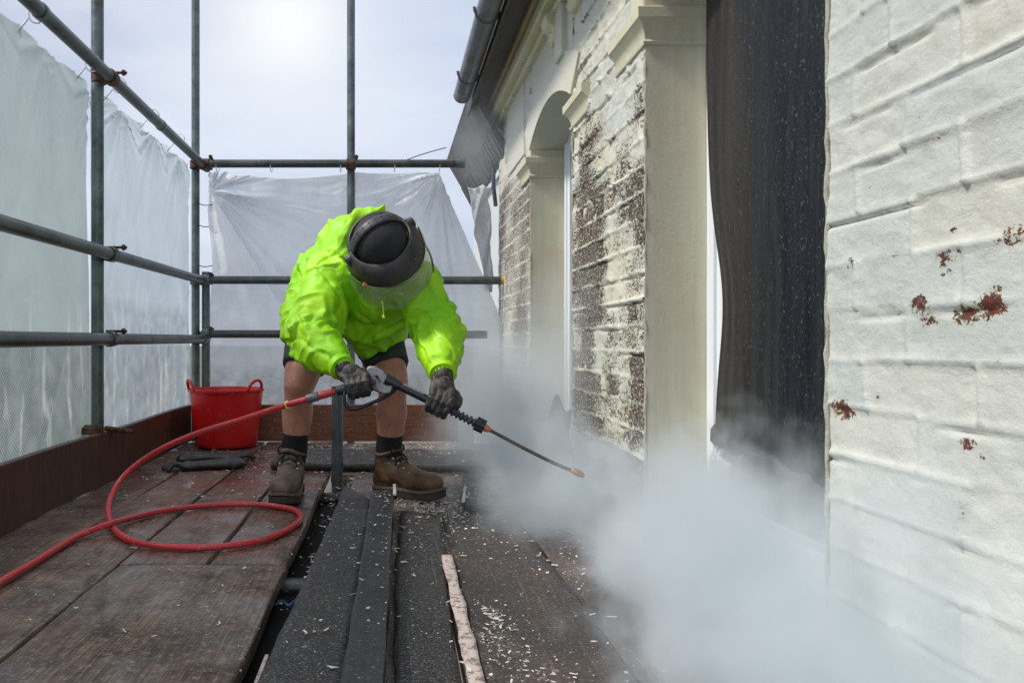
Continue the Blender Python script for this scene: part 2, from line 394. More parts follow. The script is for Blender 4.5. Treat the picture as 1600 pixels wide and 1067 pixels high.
@mat('stone_paint')
def _(n):
    c = n.coord(); st = n.noise(n.coord((22, 22, .9)), 2, 5, .6); big = n.noise(c, 2.5, 5, .6); fine = n.noise(c, 90, 5, .7)
    col = n.mix(n.ramp(st, [(.35, 0.), (.7, 1.)]), (.57, .55, .40), (.66, .62, .48))
    col = n.mix(n.ramp(big, [(.48, 0.), (.7, .6)]), col, (.55, .45, .32))
    col = n.mix(n.ramp(n.noise(c, 38, 5, .8), [(.68, 0.), (.72, .5)]), col, (.25, .22, .16))
    n.out(n.bsdf(col, .5, n.bump(n.math('ADD', fine, n.math('MULTIPLY', st, .6)), .4, .004)))
@mat('cornice_paint')
def _(n):
    c = n.coord(); a = n.noise(c, 12, 6, .7)
    col = n.mix(n.ramp(n.noise(c, 5, 5, .6), [(.4, 0.), (.7, 1.)]), (.60, .56, .36), (.66, .64, .52))
    col = n.mix(n.ramp(a, [(.61, 0.), (.65, .9)]), col, (.05, .03, .018))
    n.out(n.bsdf(col, .5, n.bump(a, .5, .006)))
@mat('brown_fascia')
def _(n):
    c = n.coord((10, 1, 10)); a = n.noise(c, 4, 6, .6)
    n.out(n.bsdf(n.mix(a, (.16, .11, .04), (.42, .33, .17)), .5, n.bump(a, .4, .003)))
@mat('smooth_render')
def _(n):
    c = n.coord(); a = n.noise(c, 6, 5, .6); b = n.noise(c, 60, 4, .7)
    n.out(n.bsdf(n.mix(a, (.55, .545, .46), (.65, .64, .57)), .5, n.bump(b, .4, .004)))
@mat('bead_paint')
def _(n):
    c = n.coord(); a = n.noise(c, 40, 5, .7)
    n.out(n.bsdf(n.mix(n.ramp(a, [(.4, 0.), (.62, 1.)]), (.50, .50, .42), (.34, .32, .24)), .6, n.bump(n.noise(c, 120, 4, .8), .9, .006)))
@mat('grey_render')
def _(n):
    c = n.coord(); a = n.noise(c, 4, 5, .6)
    n.out(n.bsdf(n.mix(a, (.50, .54, .57), (.66, .68, .70)), .6, n.bump(n.noise(c, 50, 4), .3, .004)))
@mat('gutter')
def _(n):
    a = n.noise(n.coord(), 8, 5, .7)
    n.out(n.bsdf(n.mix(n.ramp(a, [(.35, 0.), (.7, 1.)]), (.050, .052, .062), (.13, .13, .145)), .35, n.bump(a, .2, .003)))
@mat('dark_soffit')
def _(n):
    a = n.noise(n.coord((6, 1, 6)), 6, 5, .7)
    n.out(n.bsdf(n.mix(a, (.018, .016, .018), (.085, .072, .068)), .6, n.bump(a, .4, .003)))
@mat('slate')
def _(n):
    a = n.noise(n.coord(), 9, 6, .7)
    n.out(n.bsdf(n.mix(n.ramp(a, [(.35, 0.), (.7, 1.)]), (.06, .06, .068), (.14, .135, .135)), .6, n.bump(a, .6, .01)))
@mat('white_pvc')
def _(n):
    a = n.noise(n.coord((8, 8, 1)), 4, 5, .7)
    n.out(n.bsdf(n.mix(a, (.72, .78, .86), (.84, .87, .90)), .3))
@mat('glass')
def _(n):
    n.out(n.bsdf(n.mix(n.noise(n.coord(), 3, 4), (.02, .03, .035), (.09, .13, .15)), .06, Specular_IOR_Level=.8))
@mat('black_sheet')
def _(n):
    c = n.coord((1, 1, .05)); s1 = n.noise(c, 60, 6, .75, .4); s2 = n.noise(n.coord((1, 1, .10)), 9, 5, .6); fine = n.noise(n.coord((1, 1, .6)), 160, 3, .8)
    ps = n.n('ShaderNodeSeparateXYZ'); n.set(ps, 0, n.coord())
    col = n.mix(n.ramp(s1, [(.42, 0.), (.66, 1.)]), (.004, .006, .010), (.017, .021, .028))
    left = n.math('MULTIPLY', n.math('SUBTRACT', ps.outputs[1], -.05), 3.2, clamp=True)
    col = n.mix(n.math('MULTIPLY', left, n.ramp(s2, [(.35, .1), (.65, .85)])), col, (.060, .052, .043))
    col = n.mix(n.ramp(fine, [(.60, 0.), (.66, .6)]), col, (.16, .18, .20))
    n.out(n.bsdf(col, n.ramp(s2, [(.35, .35), (.7, .6)]), Specular_IOR_Level=.22, normal= n.bump(n.math('ADD', s1, n.math('MULTIPLY', fine, .4)), .5, .006)))
@mat('tub_red')
def _(n):
    a = n.noise(n.coord(), 9, 5, .7)
    col = n.mix(n.ramp(a, [(.50, 0.), (.70, .6)]), (.58, .006, .008), (.30, .03, .02))
    col = n.mix(n.ramp(n.noise(n.coord(), 60, 4, .8), [(.62, 0.), (.68, .5)]), col, (.55, .35, .30))
    n.out(n.bsdf(col, .32, n.bump(a, .1, .004), Subsurface_Weight=.0))
@mat('hose_red')
def _(n):
    a = n.noise(n.coord(), 30, 5, .7)
    n.out(n.bsdf(n.mix(n.ramp(n.noise(n.coord(), 90, 4, .8), [(.58, 0.), (.66, .6)]), n.mix(n.ramp(a, [(.48, 0.), (.66, .7)]), (.55, .028, .035), (.28, .08, .07)), (.60, .38, .34)), .35, n.bump(n.noise(n.coord(), 300, 2), .2, .001)))
@mat('rubber')
def _(n):
    a = n.noise(n.coord(), 22, 5, .7)
    n.out(n.bsdf(n.mix(n.ramp(a, [(.4, 0.), (.7, 1.)]), (.008, .008, .009), (.055, .050, .044)), .42, n.bump(n.noise(n.coord(), 120, 4, .7), .6, .003)))
@mat('glove_knit')
def _(n):
    a = n.noise(n.coord(), 34, 5, .7)
    n.out(n.bsdf(n.mix(n.ramp(a, [(.42, 0.), (.7, 1.)]), (.014, .014, .015), (.11, .10, .085)), .5, n.bump(n.noise(n.coord(), 160, 4, .7), .8, .003)))
def plain(name, col, rough=.5, metal=0., bump=0, bs=60, var=.25, **kw):
    @mat(name)
    def _(n):
        a = n.noise(n.coord(), 14, 5, .7)
        n.out(n.bsdf(n.mix(n.ramp(a, [(.3, 0.), (.7, 1.)]), tuple(x * (1 - var) for x in col), tuple(min(1, x * (1 + var)) for x in col)), rough,
                     n.bump(n.noise(n.coord(), bs, 4, .7), bump, .003) if bump else None, Metallic=metal, **kw))
plain('brass', (.50, .30, .12), .35, .8, .2); plain('copper_end', (.62, .24, .12), .4, .5)
plain('gun_grey', (.15, .155, .18), .42, .3, .4, 60, .5); plain('gun_black', (.018, .019, .022), .32, 0, .2)
plain('lance_steel', (.10, .085, .075), .35, .7, .2); plain('yellow_cap', (.62, .30, .02), .4)
plain('cap_cloth', (.020, .020, .024), .8, 0, .8, 220, .5)
plain('strap_grey', (.055, .050, .065), .45, 0, .2); plain('orange_plastic', (.70, .12, .04), .4)
plain('sock', (.012, .012, .012), .9, 0, .8, 160); plain('shorts', (.032, .042, .038), .85, 0, .7, 140, .4)
plain('sole_rubber', (.055, .042, .036), .6, 0, .4); plain('sole_rand', (.16, .11, .075), .6, 0, .3)
plain('lace', (.02, .017, .015), .8); plain('eyelet', (.45, .42, .38), .4, .6)
plain('toggle_yellow', (.75, .85, .10), .4); plain('tie_white', (.70, .72, .78), .4); plain('logo_ink', (.03, .05, .01), .6)
plain('gap_shade', (.006, .006, .006), .8, 0, .5, 40, .6); plain('wire', (.05, .05, .055), .5); plain('blue_rope', (.03, .09, .17), .6); plain('eye_white', (.8, .78, .74), .2)
plain('sill_paint', (.72, .74, .75), .5, 0, .3); plain('ground_mud', (.10, .10, .085), .9, 0, .5, 3)
plain('tarp_grey', (.10, .105, .115), .45, 0, .4, 20, .4)
@mat('mask_black')
def _(n):
    c = n.coord(); a = n.noise(c, 14, 6, .7)
    col = n.mix(n.ramp(a, [(.35, 0.), (.7, 1.)]), (.014, .014, .016), (.060, .054, .052))
    col = n.mix(n.ramp(n.noise(c, 90, 4, .85), [(.62, 0.), (.68, .7)]), col, (.36, .32, .28))
    n.out(n.bsdf(col, n.ramp(a, [(.4, .28), (.6, .6)]), n.bump(n.noise(c, 90, 4, .7), .4, .002)))
@mat('leather')
def _(n):
    c = n.coord(); a = n.noise(c, 16, 6, .7)
    col = n.mix(n.ramp(a, [(.35, 0.), (.65, 1.)]), (.065, .032, .016), (.20, .115, .062))
    col = n.mix(n.ramp(n.noise(c, 45, 5, .8), [(.60, 0.), (.68, .5)]), col, (.26, .22, .18))
    n.out(n.bsdf(col, .5, n.bump(n.noise(c, 60, 5, .7), .6, .004)))
@mat('leather_dusty')
def _(n):
    c = n.coord(); a = n.noise(c, 16, 6, .7)
    col = n.mix(n.ramp(a, [(.35, 0.), (.65, 1.)]), (.075, .048, .036), (.21, .155, .12))
    n.out(n.bsdf(col, .6, n.bump(n.noise(c, 60, 5, .7), .6, .004)))
@mat('skin')
def _(n):
    c = n.coord(); a = n.noise(c, 10, 5, .65)
    col = n.mix(n.ramp(a, [(.3, 0.), (.7, 1.)]), (.38, .16, .105), (.58, .28, .195))
    col = n.mix(n.ramp(n.noise(c, 70, 4, .8), [(.58, 0.), (.68, .5)]), col, (.16, .07, .05)); col = n.mix(n.ramp(n.noise(n.coord((1, 1, .25)), 260, 3, .8), [(.60, 0.), (.66, .5)]), col, (.09, .05, .035))
    n.out(n.bsdf(col, .38, n.bump(n.noise(c, 110, 4, .7), .5, .002), Subsurface_Weight=.12, Subsurface_Radius=(.01, .004, .002)))
@mat('hivis')
def _(n):
    c = n.coord(); a = n.noise(c, 7, 4, .6); sm = n.noise(c, 26, 5, .7, .8)
    col = n.mix(n.ramp(a, [(.35, 0.), (.65, 1.)]), (.26, .72, .006), (.44, .84, .010))
    col = n.mix(n.ramp(n.noise(c, 45, 5, .8), [(.60, 0.), (.68, .5)]), col, (.12, .19, .02)); col = n.mix(n.ramp(n.noise(c, 5, 5, .7), [(.56, 0.), (.68, .45)]), col, (.17, .50, .01))
    nm = n.bump(n.math('ADD', n.math('MULTIPLY', sm, .8), n.math('MULTIPLY', n.noise(c, 60, 4, .7), .15)), .35, .008)
    p = n.bsdf(col, .52, nm); t = n.n('ShaderNodeBsdfTranslucent'); n.set(t, 0, col)
    m_ = n.n('ShaderNodeMixShader'); n.set(m_, 0, .10); n.set(m_, 1, p); n.set(m_, 2, t); n.out(m_)
@mat('visor')
def _(n):
    c = n.coord(); a = n.noise(c, 12, 4, .6); g_ = n.n('ShaderNodeBsdfTransparent'); g_.inputs[0].default_value = (.90, .93, .82, 1)
    p = n.bsdf(n.mix(a, (.55, .58, .38), (.75, .76, .66)), .18)
    m_ = n.n('ShaderNodeMixShader'); n.set(m_, 0, n.ramp(a, [(.35, .75), (.65, .30)])); n.set(m_, 1, g_); n.set(m_, 2, p)
    m_.inputs[0].default_value = .5; n.out(m_)
    n.set(m_, 0, n.ramp(a, [(.35, .12), (.65, .42)]))

# ------------------------------------------------------------------ ground and house
gm = pymesh('ground', [(-900, -900, -3.6), (900, -900, -3.6), (900, 900, -3.6), (-900, 900, -3.6)], [(0, 1, 2, 3)])
tag(link('ground', gm, 'ground_mud'), kind='structure')

WX = .75; RX = .925                                    # face of the brickwork, plane of the window frames
house = empty('brick_house', (1.2, 2.6, -3.6), 'cream painted brick house with peeling walls and arched windows along the scaffold', 'house')
CO = .078
def brick_wall(name, m, y0, y1, z0, z1, step, peel_fn, relief=1., hole=None, dz=0.):
    ny = int((y1 - y0) / step); nz = int((z1 - z0) / step)
    ys = np.linspace(y0, y1, ny + 1); zs = np.linspace(z0, z1, nz + 1); Yg, Zg = np.meshgrid(ys, zs)
    zz = Zg + .0022 * fbm(Yg * 5, Zg * 3, seed=5)
    k = np.floor((zz - .573) / CO); fz = (zz - .573) / CO - k               # course number, place in course
    off = np.where(k % 2 == 0, 0, .5)
    L = .228; u = (Yg + .01 * vnoise(Zg * 9, Yg * 2, seed=8)) / L + off + _h(k, k * 0, k * 0, 3) * .25
    bi = np.floor(u); fu = u - bi
    ez = np.minimum(fz, 1 - fz) * CO; eu = np.minimum(fu, 1 - fu) * L
    ez = np.abs(ez + .0022 * fbm(Yg * 11, Zg * 11, seed=6)); rib = np.exp(-(ez / .0058) ** 2) * np.clip(.9 + 1.3 * fbm(Yg * 8, Zg * 10, seed=9), 0, 2)
    ribv = np.exp(-(eu / .0052) ** 2) * .45 * np.clip(.9 + 1.0 * fbm(Yg * 6, Zg * 6, seed=19), .25, 2)
    groove = np.exp(-((fz * CO - CO + .0125) / .0028) ** 2) * np.clip(fbm(Yg * 6, k * 3.1, seed=21) * 4 - .1, 0, 1.1)
    bh = _h(bi, k, k * 0, 11); GD = .0075
    gv = np.exp(-((fu * L - .011) / .0024) ** 2) * np.clip(fbm(Yg * 7, Zg * 9, seed=23) * 3 + .5, 0, 1.1) * (ez > .006)
    h = (rib * .0026 + ribv * .0125 - gv * .0050 - groove * GD + (bh - .5) * .0050 + fbm(Yg * 14, Zg * 20, seed=2, oct=5, rough=.58) * .0042
         + fbm(Yg * 60, Zg * 60, seed=4, oct=2) * .0006) * relief
    edge = np.minimum(Yg - y0, y1 - Yg); h = h + np.exp(-(edge / .010) ** 2) * .002 * (1 + fbm(Yg * 3, Zg * 25, seed=77))
    X = WX - h
    v = np.stack([X, Yg, Zg], -1).reshape(-1, 3)
    idx = np.arange((ny + 1) * (nz + 1)).reshape(nz + 1, ny + 1)
    q = np.stack([idx[:-1, :-1], idx[1:, :-1], idx[1:, 1:], idx[:-1, 1:]], -1).reshape(-1, 4)
    if hole is not None:
        cy = (Yg[:-1, :-1] + step / 2).ravel(); cz = (Zg[:-1, :-1] + step / 2).ravel(); q = q[~hole(cy, cz)]
    me = bpy.data.meshes.new(name); me.vertices.add(len(v)); me.vertices.foreach_set('co', v.ravel())
    me.loops.add(len(q) * 4); me.loops.foreach_set('vertex_index', q.ravel().astype(np.int32))
    me.polygons.add(len(q)); me.polygons.foreach_set('loop_start', np.arange(len(q)) * 4); me.polygons.foreach_set('loop_total', np.full(len(q), 4))
    me.update(); me.validate()
    pe = peel_fn(Yg, Zg, bh, rib, fz, bi, k); attr(me, 'peel', pe.ravel()); attr(me, 'brickv', bh.ravel())
    o = link(name, me, m, house, True)
    return o
def blob(Y, Z, y, z, sy, sz): return np.exp(-((Y - y) / sy) ** 2 - ((Z - z) / sz) ** 2)
def peel_near(Y, Z, bh, rib, fz, bi, k):
    r = .16 + .30 * fbm(Y * 7, Z * 7, seed=33)
    for px, py, s, a in ((1345, 345, .01, .6), (1420, 560, .008, .6), (1560, 450, .012, .7), (1490, 360, .010, .7), (1370, 620, .008, .55), (1540, 640, .012, .6), (1500, 800, .012, .6), (1440, 180, .008, .6), (1565, 560, .010, .65), (1318, 640, .026, .85), (1332, 412, .022, .6), (1398, 402, .016, .55), (1482, 400, .020, .75), (1480, 425, .014, .7), (1440, 475, .022, .8), (1455, 497, .022, .7),
                         (1510, 492, .024, .8), (1552, 478, .022, .95), (1580, 370, .018, .8), (1510, 692, .016, .75), (1532, 715, .012, .6), (1400, 485, .02, .55), (1355, 290, .016, .5), (1460, 215, .012, .6),
                         (1400, 765, .016, .55), (1330, 740, .014, .5), (1405, 315, .014, .5)):
        y = WX * F / (px - PX); z = H - (py - PY) * y / F; r = np.maximum(r, a * 1.12 * blob(Y, Z, y, z, s * 1.7, s * 1.05))
    return r
def peel_panel(Y, Z, bh, rib, fz, bi, k):
    lo = .50 + .30 * fbm(Y * 7, Z * 11, seed=31, oct=4)
    lo = lo + .26 * blob(Y, Z, 2.35, 1.02, .20, .11) + .14 * blob(Y, Z, 2.45, .42, .40, .16) + .22 * blob(Y, Z, 2.9, .75, .2, .5) + .35 * blob(Y, Z, 2.32, .15, .13, .25)
    lo = lo + .22 * blob(Y, Z, 2.85, 1.25, .18, .22)
    lo = lo + np.where(bh > .72, .14, 0) * (Z < 1.15) - .22 * rib * (Z < 1.2) + .16 * rib * (Z > 1.2) - .12 * (Z > 1.35)
    return np.clip(lo, 0, .74)
def peel_far(Y, Z, bh, rib, fz, bi, k):
    return np.clip(.66 + .22 * fbm(Y * 4, Z * 3, seed=41) - .9 * np.clip((Z - 1.55) * 3, 0, 1) - .2 * rib, 0, 1)
A0, A1, B0, B1 = 1.304, 2.222, 3.10, 4.0; SPR, RISE = 1.60, .115
def arch_z(y, a, b): t = (y - (a + b) / 2) / ((b - a) / 2); return SPR + RISE * (1 - t * t)
brick_wall('near_wall', 'paint_near', .30, A0, -.25, 2.06, .0045, peel_near, 1.0)
brick_wall('middle_wall', 'paint_panel', A1, B0, -.25, 2.06, .0055, peel_panel, 1.6)
brick_wall('far_wall', 'paint_far', B1, 5.14, -.25, 2.06, .008, peel_far, 1.)
def head(name, a, b):
    mb = MB(); n = 24
    v = []; f = []
    for i in range(n + 1):
        y = a + (b - a) * i / n; v += [(WX, y, arch_z(y, a, b)), (WX, y, 2.06)]
    for i in range(n): f.append((2 * i, 2 * i + 2, 2 * i + 3, 2 * i + 1)[::-1])
    mb.add(v, f)
    o = 0; v = []; f = []                               # soffit of the arch
    for i in range(n + 1):
        y = a + (b - a) * i / n; v += [(WX, y, arch_z(y, a, b)), (RX + .12, y, arch_z(y, a, b))]
    for i in range(n): f.append((2 * i, 2 * i + 1, 2 * i + 3, 2 * i + 2))
    mb.add(v, f); return mb.build(name, 'smooth_render', house, 50)
head('arch_head', A0, A1); head('arch_head', B0, B1)
# plain raised band round each arch
for a, b in ((A0, A1), (B0, B1)):
    mb = MB(); n = 28; w_ = .15; v = []; f = []; bw = .03
    pts = []
    for i in range(n + 1):
        y = a + (b - a) * i / n; pts.append((y, arch_z(y, a, b)))
    outer = []
    for i, (y, z) in enumerate(pts):
        t = (y - (a + b) / 2) / ((b - a) / 2); outer.append(((a + b) / 2 + t * ((b - a) / 2 + w_ * .9), arch_z(y, a, b) + w_ - .03 * t * t))
    for (y, z), (yo, zo) in zip(pts, outer):
        v += [(WX + .01, y, z), (WX - .012, y, z + .001), (WX - .012, yo, zo), (WX + .01, yo, zo)]
    for i in range(n):
        for k in range(3): q = 4 * i + k; f.append((q, q + 1, q + 5, q + 4))
    f += [(0, 3, 2, 1), (4 * n, 4 * n + 1, 4 * n + 2, 4 * n + 3)]
    mb.add(v, f); mb.build('arch_band', 'smooth_render', house, 40)
MB().box(WX - .028, WX + .01, 3.20, 3.32, 1.80, 2.02).build('keystone', 'smooth_render', house, 35, .006)
# smooth render over the arch of the far window and to its left
MB().box(WX - .008, WX + .01, 4.18, 4.75, 1.62, 2.03).build('render_patch', 'smooth_render', house, 35, .006)
# body of the building behind the faces, so that it is solid
mb = MB()
for a, b in ((.30, A0 - .001), (A1 + .001, B0 - .001), (B1 + .001, 5.14)):
    mb.box(WX + .006, RX + .16, a, b, -3.6, 2.3)
for a, b in ((A0, A1), (B0, B1)):
    mb.box(WX + .008, RX + .16, a, b, 1.80, 2.3); mb.box(WX + .008, RX + .16, a, b, -3.6, -.02)
mb.box(1.9, 2.1, .3, 5.1, -3.6, 2.3); mb.box(RX + .16, 1.9, 4.9, 5.1, -3.6, 2.3); mb.box(RX + .16, 1.9, .3, .5, -3.6, 2.3)
mb.build('wall_core', 'smooth_render', house, 35)
# painted stone reveals facing the camera
def reveal(y, sgn, nm='reveal'):
    ny = 40; mb = MB()
    def fn(u, v_):
        x = WX - .004 + (RX - WX) * u; z = -.02 + (SPR + .02) * v_
        return (x, y - sgn * (.004 + .0015 * math.sin(z * 9 + x * 20)), z)
    mb.grid(fn, 6, ny)
    o = mb.build(nm, 'stone_paint', house, True); return o
reveal(A1, 1); reveal(B1, 1); reveal(A0, -1); reveal(B0, -1)
# rough bead along the corner of each jamb
for y in (A0, A1, B0, B1):
    pts = [(WX - .002 + .0018 * math.sin(k * 2.1), y, -.02 + k * .03) for k in range(51)]
    MB().tube(pts, [.0048 + .001 * math.sin(k * 1.7 + y) + random.uniform(-.0020, .0016) for k in range(51)], 8).build('corner_bead', 'bead_paint', house, True)
# impost caps
def impost(yc, sgn):
    prof = [(0, 1.455), (.011, 1.458), (.013, 1.466), (.006, 1.474), (.008, 1.488), (.016, 1.508), (.030, 1.524), (.034, 1.528), (.035, 1.556), (.030, 1.560), (0, 1.562)]
    v = []; f = []; xin = RX + .02
    for d_, z in prof:
        v += [(WX - d_, yc + sgn * .27, z), (WX - d_, yc - sgn * d_, z), (xin, yc - sgn * d_, z), (WX + .05, yc + sgn * .27, z)]
    for i in range(len(prof) - 1):
        for k in (0, 1): q = 4 * i + k; f.append((q, q + 1, q + 5, q + 4))
        q = 4 * i; f.append((q + 3, q, q + 4, q + 7))
    mb = MB().add(v, f); mb.build('impost_cap', 'stone_paint', house, 30)
impost(A1, 1); impost(B1, 1); impost(A0, -1); impost(B0, -1)
# block above the nearer impost
MB().box(WX - .015, RX + .01, A1 - .012, A1 + .10, 1.563, 1.72).build('springer', 'stone_paint', house, 35, .008)
# windows
def window(a, b):
    zt = 1.80
    w_ = MB().box(RX - .003, RX + .09, b - .11, b, .06, zt).box(RX - .003, RX + .09, a, a + .07, .06, zt).box(RX - .003, RX + .09, a + .07, b - .11, 1.56, zt).box(RX - .003, RX + .09, a + .07, b - .11, .06, .15)
    w_.box(RX + .035, RX + .075, a + .07, b - .11, .83, .88)
    o = w_.build('window', 'white_pvc', house, 35, .004)
    MB().box(RX - .014, RX + .0, b - .075, b - .045, .08, 1.62).build('frame', 'white_pvc', o, 35, .003)
    MB().box(RX + .05, RX + .058, a + .06, b - .10, .10, 1.60).build('pane', 'glass', o, 35)
window(A0, A1); window(B0, B1)
MB().box(WX - .06, RX + .04, B0 - .04, B1 + .04, .02, .075).build('window_sill', 'sill_paint', house, 35, .008)
MB().box(WX - .06, RX + .04, A0 - .04, A1 + .04, .02, .075).build('window_sill', 'sill_paint', house, 35, .008)
# eaves
ES = .30
MB().box(WX - .075, WX + .10, ES, 5.14, 2.055, 2.12).box(WX - .035, WX + .08, ES, 5.14, 2.02, 2.056).build('cornice', 'cornice_paint', house, 35, .008)
for i in range(7):
    y = 1.2 + i * .36
    prof = [(.0, 1.90), (.022, 1.905), (.040, 1.93), (.032, 1.955), (.060, 1.975), (.070, 2.00), (.066, 2.019), (0, 2.019)]
    v = [(WX - d_, yy, z) for yy in (y - .055, y + .055) for d_, z in prof]; k = len(prof)
    f = [(i_, i_ + 1, i_ + 1 + k, i_ + k) for i_ in range(k - 1)] + [tuple(range(k))[::-1], tuple(range(k, 2 * k))]
    MB().add(v, f).build('corbel', 'cornice_paint', house, 30, .006)
MB().box(.650, WX - .030, ES, 5.14, 2.121, 2.24).build('fascia', 'brown_fascia', house, 35, .004)
MB().box(.535, .655, ES, 5.10, 2.150, 2.172).box(.53, .545, ES, 5.1, 2.10, 2.22).build('soffit', 'dark_soffit', house, 35, .003)
GX, GZ, GR = .470, 2.15, .052
def gut(u, v_):
    a = math.pi * u; return (GX - GR * math.cos(a), ES + (4.80 - ES) * v_, GZ - GR * math.sin(a))
go = MB().grid(gut, 14, 30).build('gutter', 'gutter', house, True, 0, .005)
mb = MB(); v = [(GX - GR * 1.06 * math.cos(math.pi * i / 14), 4.80, GZ - GR * 1.06 * math.sin(math.pi * i / 14)) for i in range(15)]
v2 = [(x, 4.815, z) for x, _, z in v]
mb.add(v + v2, [tuple(range(15)), tuple(range(29, 14, -1))] + [(i, i + 15, (i + 1) % 15 + 15, (i + 1) % 15) for i in range(15)]); mb.build('end_cap', 'gutter', go, 30)
for y in (1.6, 2.6, 3.6, 4.45):
    MB().tube([(GX - (GR + .006) * math.cos(math.pi * i / 14), y, GZ - (GR + .003) * math.sin(math.pi * i / 14)) for i in range(15)], .005, 8).tube([(GX - GR - .006, y, GZ), (GX - GR - .010, y, GZ + .02)], .008, 8).build('bracket', 'gutter', go, 35)
# roof rising behind the gutter
MB().add([(.50, ES, 2.225), (.50, 5.14, 2.225), (2.2, 5.14, 3.25), (2.2, ES, 3.25), (.50, ES, 2.255), (.50, 5.14, 2.255), (2.2, 5.14, 3.28), (2.2, ES, 3.28)],
         [(0, 3, 2, 1), (4, 5, 6, 7), (0, 1, 5, 4), (1, 2, 6, 5), (2, 3, 7, 6), (3, 0, 4, 7)]).build('roof', 'slate', house, 35)
def vn1(t_): return float(vnoise(np.array([t_]), np.array([.5]), seed=5)[0])
# lower wing beyond: pale render and a grey sloping eaves board with a rough tile edge
wing = empty('house_wing', (1.2, 6.0, -3.6), 'pale grey rendered wing beyond the painted brick with weathered sloping eaves', 'house')
MB().box(.80, 1.6, 5.145, 7.1, -3.6, 1.80).build('wall', 'grey_render', wing, 35)
def slab(x0, z0, x1, z1, th, y0, y1): 
    nx, nz = -(z1 - z0), (x1 - x0); l = math.hypot(nx, nz); nx *= th / l; nz *= th / l
    return [(x0, y0, z0), (x1, y0, z1), (x1 + nx, y0, z1 + nz), (x0 + nx, y0, z0 + nz), (x0, y1, z0), (x1, y1, z1), (x1 + nx, y1, z1 + nz), (x0 + nx, y1, z0 + nz)]
QF = [(0, 1, 2, 3), (7, 6, 5, 4), (0, 4, 5, 1), (1, 5, 6, 2), (2, 6, 7, 3), (3, 7, 4, 0)]
MB().add(slab(.52, 2.20, .66, 1.96, .03, 4.86, 6.8), QF).build('eaves_board', 'slate', wing, 35, .004)
mb = MB()
for i in range(40):
    y = 4.9 + i * .048; r_ = random.uniform(-.012, .012)
    mb.add(slab(.655, 1.965 + r_, .745, 1.80 + r_, .035 + random.uniform(0, .015), y, y + .043), QF)
mb.build('tile_edge', 'slate', wing, 35)
# dark bracket, loose torn plastic and a wire near the far corner
br_ = MB().tube([(.86, 5.2, 1.80), (.70, 5.2, 1.80)], .016, 8).tube([(.72, 5.2, 1.80), (.72, 5.2, 1.66), (.735, 5.2, 1.52)], .014, 8)
tag(br_.build('pipe_bracket', 'gutter', None, 35), 'dark metal pipe bracket sticking out under the sloping eaves of the wing', 'bracket')
mb = MB(); rng2 = np.random.default_rng(3)
_a, _b = P(748, 292, 5.08), P(765, 455, 5.10)
mb.grid(lambda u, v_: _a.lerp(_b, v_) + V((u - .5) * .15 * (1 - .75 * v_) + .02 * vn1(v_ * 9 + u * 3), .04 * vn1(u * 5 + v_ * 11) + .02 * vn1(u * 13 - v_ * 19), .02 * vn1(u * 6 + 7 + v_ * 3)), 12, 40)
tag(recenter(mb.build('torn_plastic', 'torn_plastic', None, True, 0, .002)), 'crumpled torn strip of white plastic hanging beside the far end of the house', 'plastic strip')
tag(recenter(MB().tube(catmull([P(636, 250, 4.9), P(655, 243, 4.9), P(678, 236, 4.88), P(697, 231, 4.87)], 6), .003, 6).build('wire', 'wire', None)), 'thin grey wire looped above the back rail towards the eaves', 'wire')

# ------------------------------------------------------------------ deck
def board(name, x0, x1, y0, y1, m, label, cat='board', group=None, z=0., th=.038, tilt=0., rot=0., jag=0, bev=.004):
    nx, ny = 6, max(2, int((y1 - y0) / .06)); mb = MB(); seed = random.randint(0, 999)
    cx, cy = (x0 + x1) / 2, (y0 + y1) / 2
    def f_(u, v_, t):
        x = (u - .5) * (x1 - x0); y = (v_ - .5) * (y1 - y0)
        e = .003 * math.sin(v_ * 17 + seed) if u in (0, 1) else 0
        if jag and v_ in (0, 1): y += random.uniform(-jag, jag)
        zz = t + (.0015 * math.sin(y * 3 + seed) + tilt * x - .002 * (abs(u - .5) * 2) ** 4)
        return (x + e, y, zz)
    n = (nx + 1)
    v = [f_(i / nx, j / ny, 0) for j in range(ny + 1) for i in range(n)]
    lo = [(a, b, c - th) for a, b, c in v]; L = len(v)
    f = [(j * n + i, j * n + i + 1, (j + 1) * n + i + 1, (j + 1) * n + i) for j in range(ny) for i in range(nx)]
    f2 = [tuple(L + q for q in ff[::-1]) for ff in f]
    side = [(i, i + L, i + 1 + L, i + 1) for i in range(nx)] + [(ny * n + i + 1, ny * n + i + 1 + L, ny * n + i + L, ny * n + i) for i in range(nx)]
    side += [((j + 1) * n, (j + 1) * n + L, j * n + L, j * n) for j in range(ny)] + [(j * n + nx, j * n + nx + L, (j + 1) * n + nx + L, (j + 1) * n + nx) for j in range(ny)]
    o = link(name, pymesh(name, v + lo, f + f2 + side), m, None, 40)
    md = o.modifiers.new('b', 'BEVEL'); md.width = bev; md.segments = 2; md.limit_method = 'ANGLE'; md.angle_limit = R(50)
    o.location = (cx, cy, z); o.rotation_euler = (0, 0, rot); return tag(o, label, cat, group)
G = 'boards of the scaffold deck'
board('deck_board', -1.250, -.978, .5, 4.64, 'deck_wood', 'brown deck board running right against the left toe board', 'deck board', G)
board('deck_board', -.966, -.736, .5, 4.64, 'deck_wood', 'deck board second from the left toe board, under the crossing of the red hose', 'deck board', G)
board('deck_board', -.724, -.492, 2.082, 4.64, 'deck_wood', 'red-stained deck board beneath the middle of the hose loop', 'deck board', G)
board('deck_board', -.478, -.272, 2.085, 4.64, 'deck_wood', 'greyish deck board under the dusty boot that points forward', 'deck board', G)
